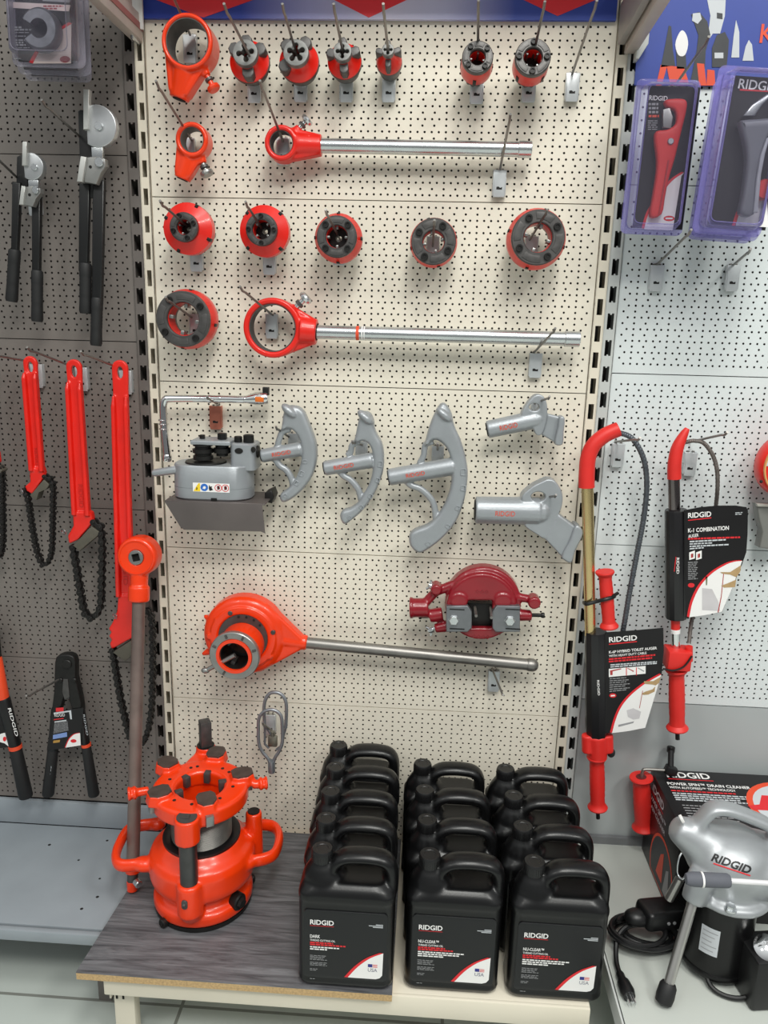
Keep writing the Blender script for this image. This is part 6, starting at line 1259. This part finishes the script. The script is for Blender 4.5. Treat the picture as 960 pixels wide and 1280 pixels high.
e1 = W(832, 964, D); e1.z = zr; e0 = W(802, 968, D); pb = [W(802, 985, D), W(801.8, 974, D), V((e0.x+.002, e0.y, zr-.006)), V((e0.x+.010, e0.y, zr)), e1]
bm = B(); tube(bm, crom(pb, 5), .0042, 10); part('bent_rod', bm, PIPE, ck)
bm = B(); box(bm, e1+V((.012, 0, .001)), (.030, .022, .022), Matrix.Rotation(R(20), 3, 'Y'), .005); part('elbow_block', bm, BLACK, ck)
tp_ = W(841, 934, .02); bm = B(); a_ = e1+V((.012, .003, .008)); cyl(bm, a_, V((a_.x+.003, -.02, tp_.z)), .0072, n=14); cyl(bm, V((a_.x+.003, -.021, tp_.z-.012)), V((a_.x+.003, -.02, tp_.z)), .0095, n=14); part('coupling_shaft', bm, BLACK, ck)
# ================================================================ drain cleaner machine
D = .37; Z0 = .2553
dc = thing('drain_cleaner', 'silver drain cleaning machine with black motor standing on legs at the lower right', 'drain cleaner', (.84, -.38, Z0))
w = lambda px, py, d_=D: W(px, py, d_)
s = SC(905, 1080, D)
mc = V((.774, -.385, 0))
bm = B()
ctr = w(912, 1070); sph(bm, ctr, 1, (56*s, .085, 40*s), 28)
sph(bm, w(940, 1078), 1, (62*s, .085, 36*s), 28)
sn = w(846, 1035); tube(bm, [w(885, 1060), w(865, 1046), sn, w(842, 1033)], [.055, .038, .027, .021], 20)
hp = crom([w(862, 1044), w(872, 1030), w(887, 1013), w(897, 1009.5), w(914, 1012), w(942, 1022.5), w(962, 1033), w(972, 1056)], 5); tube(bm, hp, [.0125]*len(hp), 14, sec=(1, 1.9), up=(0, 1, 0)); tube(bm, [w(868, 1046), w(880, 1030)], [.028, .016], 14)
zf = W(918, 1143, .455).z; cyl(bm, (mc.x+.008, mc.y, zf), (mc.x+.008, mc.y, w(915, 1075).z), .062, .066, 36)
lathe(bm, [(.05, -.006), (.078, -.006), (.081, -.002), (.081, .008), (.076, .012), (.05, .014)], (mc.x+.008, mc.y, zf), UP, 44, closed=True)
lb_ = w(869, 1118, .43); tube(bm, [lb_+V((.012, .01, .045)), lb_+V((.006, .005, .01)), lb_+V((-.004, 0, -.018))], [.026, .026, .023], 16)
bm = fuse(bm, .0042, 22); hs_ = part('cast_housing', bm, ALUB, dc, 180)
bm = B(); cyl(bm, (mc.x, mc.y, Z0+.022), (mc.x, mc.y, zf-.002), .066, n=48, bev=.006); lathe(bm, [(.06, .0), (.068, .004), (.0695, .010), (.067, .016), (.06, .018)], (mc.x, mc.y, Z0+.012), UP, 48); part('motor_drum', bm, BLACKG, dc)
bm = B(); lathe(bm, [(.04, 0), (.05, .004), (.05, .012), (.03, .016)], (mc.x, mc.y, Z0), UP, 24); part('motor_base', bm, BLACKM, dc)
# nameplate bent round the motor drum
a0_, a1_ = R(219), R(250); zt_, zb_ = W(880, 1160, .44).z, W(885, 1193, .44).z
bm = B(); rr_ = .0667
cols = [(mc.x+rr_*math.cos(a0_+(a1_-a0_)*i/8), mc.y+rr_*math.sin(a0_+(a1_-a0_)*i/8)) for i in range(9)]
vt = [[bm.verts.new((x, y, z)) for x, y in cols] for z in (zt_, zb_)]
for i in range(8): bm.faces.new((vt[0][i], vt[0][i+1], vt[1][i+1], vt[1][i]))
npl = part('nameplate', bm, LGP, dc)
for k in range(5):
    bm = B(); zz = zt_+(zb_-zt_)*(.15+.17*k); cl = [(mc.x+(rr_+.0003)*math.cos(a0_+(a1_-a0_)*(.1+.8*i/6)), mc.y+(rr_+.0003)*math.sin(a0_+(a1_-a0_)*(.1+.8*i/6))) for i in range(7-(k % 3))]
    for (x0, y0_), (x1, y1_) in zip(cl, cl[1:]): bm.faces.new([bm.verts.new(v) for v in ((x0, y0_, zz), (x1, y1_, zz), (x1, y1_, zz-.0016), (x0, y0_, zz-.0016))])
    part('fine_print', bm, GREYP, npl, local=True)
sb = V((.852, -.452, 0)); rz = Matrix.Rotation(R(8), 3, 'Z')
bm = B(); box(bm, (sb.x, sb.y, Z0+.057), (.105, .085, .112), rz, .006); part('switch_box', bm, BLACK, dc)
bm = B(); p = W(951, 1176, .455); p = V((sb.x-.018, sb.y-.012, Z0+.113)); lathe(bm, [(.022, 0), (.026, .005), (.025, .016), (.014, .024), (0, .026)], p, (-.15, -.6, 1), 28); part('chrome_knob', bm, CHROME, dc)
# front leg with rubber foot, rear leg
ft = G(830, 1250, Z0+.012); lt_ = lb_+V((-.002, 0, -.012)); dd = (ft-lt_).normalized()
bm = B(); cyl(bm, lt_, ft, .0098, n=22); lg = part('leg', bm, mat('satin_tube_steel', (186, 184, 180), .3, .85, var=.05, vs=20), dc)
bm = B(); lathe(bm, [(.013, -.034), (.0165, -.028), (.0175, -.008), (.016, .004), (.008, .009), (0, .010)], ft, dd, 22); o_ = part('rubber_foot', bm, RUBBER, lg, local=True)
bm = B(); a_ = w(850, 1098, .33); b_ = G(832, 1131, Z0+.03); b_ = V((b_.x, b_.y, b_.z)); cyl(bm, a_, w(836, 1124, .33), .0095, n=18); part('leg', bm, mat('satin_tube_steel', (186, 184, 180), .3, .85), dc)
bm = B(); p = V((mc.x-.014, mc.y-.069, zf)); cyl(bm, p+V((0, 0, .012)), p+V((0, 0, .020)), .009, n=6); cyl(bm, p+V((0, 0, .009)), p+V((0, 0, .013)), .012, n=20); part('flange_bolt', bm, ZINC, dc)
# lever
LD = .50; a_, b_, c_, e_ = w(856, 1098.5, LD), w(912, 1101, LD), w(905, 1100.5, LD), w(985, 1105.5, LD); d_ = (b_-a_).normalized(); sl = SC(880, 1100, LD)
bm = B(); cyl(bm, c_, e_, 3.4*sl, n=16); lv = part('lever_rod', bm, mat('white_rod_paint', (226, 224, 226), .35, .2), dc)
bm = B(); L = (b_-a_).length; lathe(bm, [(0, 0), (6.5*sl, .002), (8.6*sl, .009), (9.2*sl, .02), (9*sl, L-.004), (7.6*sl, L)], a_, d_, 22); gp = part('foam_grip', bm, TAPE, lv, local=True)
bm = B(); p = w(876, 1099.5, LD); ringm(bm, p, d_, 9.7*sl, 9*sl, 0, .0035, 22); part('white_band', bm, WHITE, lv, local=True)
bm = B(); p = e_; tube(bm, [p, V((mc.x+.1, mc.y-.02, p.z+.005))], [.006, .008], 10); part('lever_arm', bm, STEELM, dc)
bm = B(); tube(bm, crom([w(852, 1066, .40), w(848, 1075, .405), w(847, 1092, .41), w(853, 1099, .42), w(858, 1092, .42)], 5), .0017, 8); part('wire_clip', bm, ZINC, dc)
bm = B(); p = w(852, 1023.5, .385); box(bm, p, (.006, .012, .012), Matrix.Rotation(R(-30), 3, 'Y'), .001); part('latch_pin', bm, WHITE, dc)
# housing badge : letters projected onto the cast surface
def badge(s_, a, b, hpx, m, lift, bold, back, nm='lettering'):
    bm = B(); p, q_ = w(*a, .47), w(*b, .47); r_ = q_-p; L = r_.length; r_.normalize(); up = V((-r_.z, 0, r_.x))
    if s_: text_bm(bm, s_, p, r_, up, L, hpx*SC(*a, .47), 0, bold)
    else: bm.faces.new([bm.verts.new(v) for v in (p, p+r_*L, p+r_*L-up*hpx*SC(*a, .47), p-up*hpx*SC(*a, .47))])
    bmesh.ops.subdivide_edges(bm, edges=bm.edges, cuts=1 if s_ else 40, use_grid_fill=True)
    from mathutils.bvhtree import BVHTree
    t = BVHTree.FromPolygons([v.co for v in hs_.data.vertices], [tuple(f_.vertices) for f_ in hs_.data.polygons])
    for v in bm.verts:
        g_ = v.co-CAM; hit = t.ray_cast(CAM, g_.normalized())
        if hit[0]: v.co = hit[0]-g_.normalized()*lift
    part(nm, bm, m, hs_, local=True)
badge('RIDGID', (893.4, 1066.5), (941.5, 1083.5), 12, BLACKP, .0014, .03, 0)
badge('', (892, 1078.5), (938.5, 1094), 1.8, REDP, .0016, 0, 0, 'red_underline')
# ================================================================ power cord with control box
pc = thing('power_cord', 'coiled black power cord with inline control box and plug on the right shelf', 'power cord', (.65, -.36, Z0))
bm = B(); P_ = []
for i in range(200):
    t = i/199; a = 2*math.pi*6.1*t+2.2; rx, ry = .060+.014*math.sin(11*t), .034+.010*math.cos(8*t)
    P_.append(V((.640+.012*math.sin(5*t)+rx*math.cos(a), -.345+.010*math.cos(4*t)+ry*math.sin(a), Z0+.006+.040*t+.007*abs(math.sin(a*.5+t)))))
tube(bm, P_, .0052, 8); part('coiled_cable', bm, BLACK, pc)
bm = B(); pl0 = G(775, 1218, Z0+.012); P2 = crom([G(793, 1155, Z0+.05), G(781, 1160, Z0+.045), G(772, 1172, Z0+.034), G(770, 1190, Z0+.02), G(771, 1205, Z0+.012), pl0], 6); tube(bm, P2, .0052, 8); part('plug_lead', bm, BLACK, pc)
pe = G(787, 1246, Z0+.012); d_ = (pe-pl0).normalized(); bm = B(); lathe(bm, [(.006, -.006), (.0085, 0), (.0085, .012), (.0125, .020), (.0145, .042), (.012, (pe-pl0).length)], pl0, d_, 16); pg = part('plug', bm, BLACK, pc)
sd_ = V((-d_.y, d_.x, 0))
for k in (-.006, .006):
    bm = B(); bar(bm, pe+sd_*k-d_*.002, pe+sd_*k+d_*.017, .0015, .006, up=(0, 0, 1)); part('prong', bm, ZINC, pg, local=True)
bm = B(); cyl(bm, pe+V((0, 0, .005)), pe+V((0, 0, .005))+d_*.018, .0022, n=10); part('prong', bm, ZINC, pg, local=True)
p = G(822, 1152, Z0+.055); bm = B(); rz = Matrix.Rotation(R(18), 3, 'Z') @ Matrix.Rotation(R(6), 3, 'Y')
box(bm, (p.x+.012, p.y+.012, Z0+.066), (.105, .062, .045), rz, .012, 3); sph(bm, (p.x-.045, p.y-.004, Z0+.066), .022, (1.3, 1, .8)); bx_ = part('control_box', bm, BLACK, pc)
f0 = V((p.x+.012, p.y+.012, Z0+.066))
for k in (-.006, .008):
    bm = B(); q_ = f0+rz@V((k, -.031, .002)); cyl(bm, q_, q_+rz@V((0, -.002, 0)), .0035, n=12); part('indicator', bm, GREYP, bx_, local=True)
bm = B(); tube(bm, crom([f0+V((.04, -.005, -.005)), (.74, -.40, Z0+.035), (.745, -.455, Z0+.010), (.785, -.478, Z0+.008), (.835, -.470, Z0+.02), (.845, -.462, Z0+.035)], 6), .005, 8); part('machine_lead', bm, BLACK, pc)
# small clear bag tail on the shelf
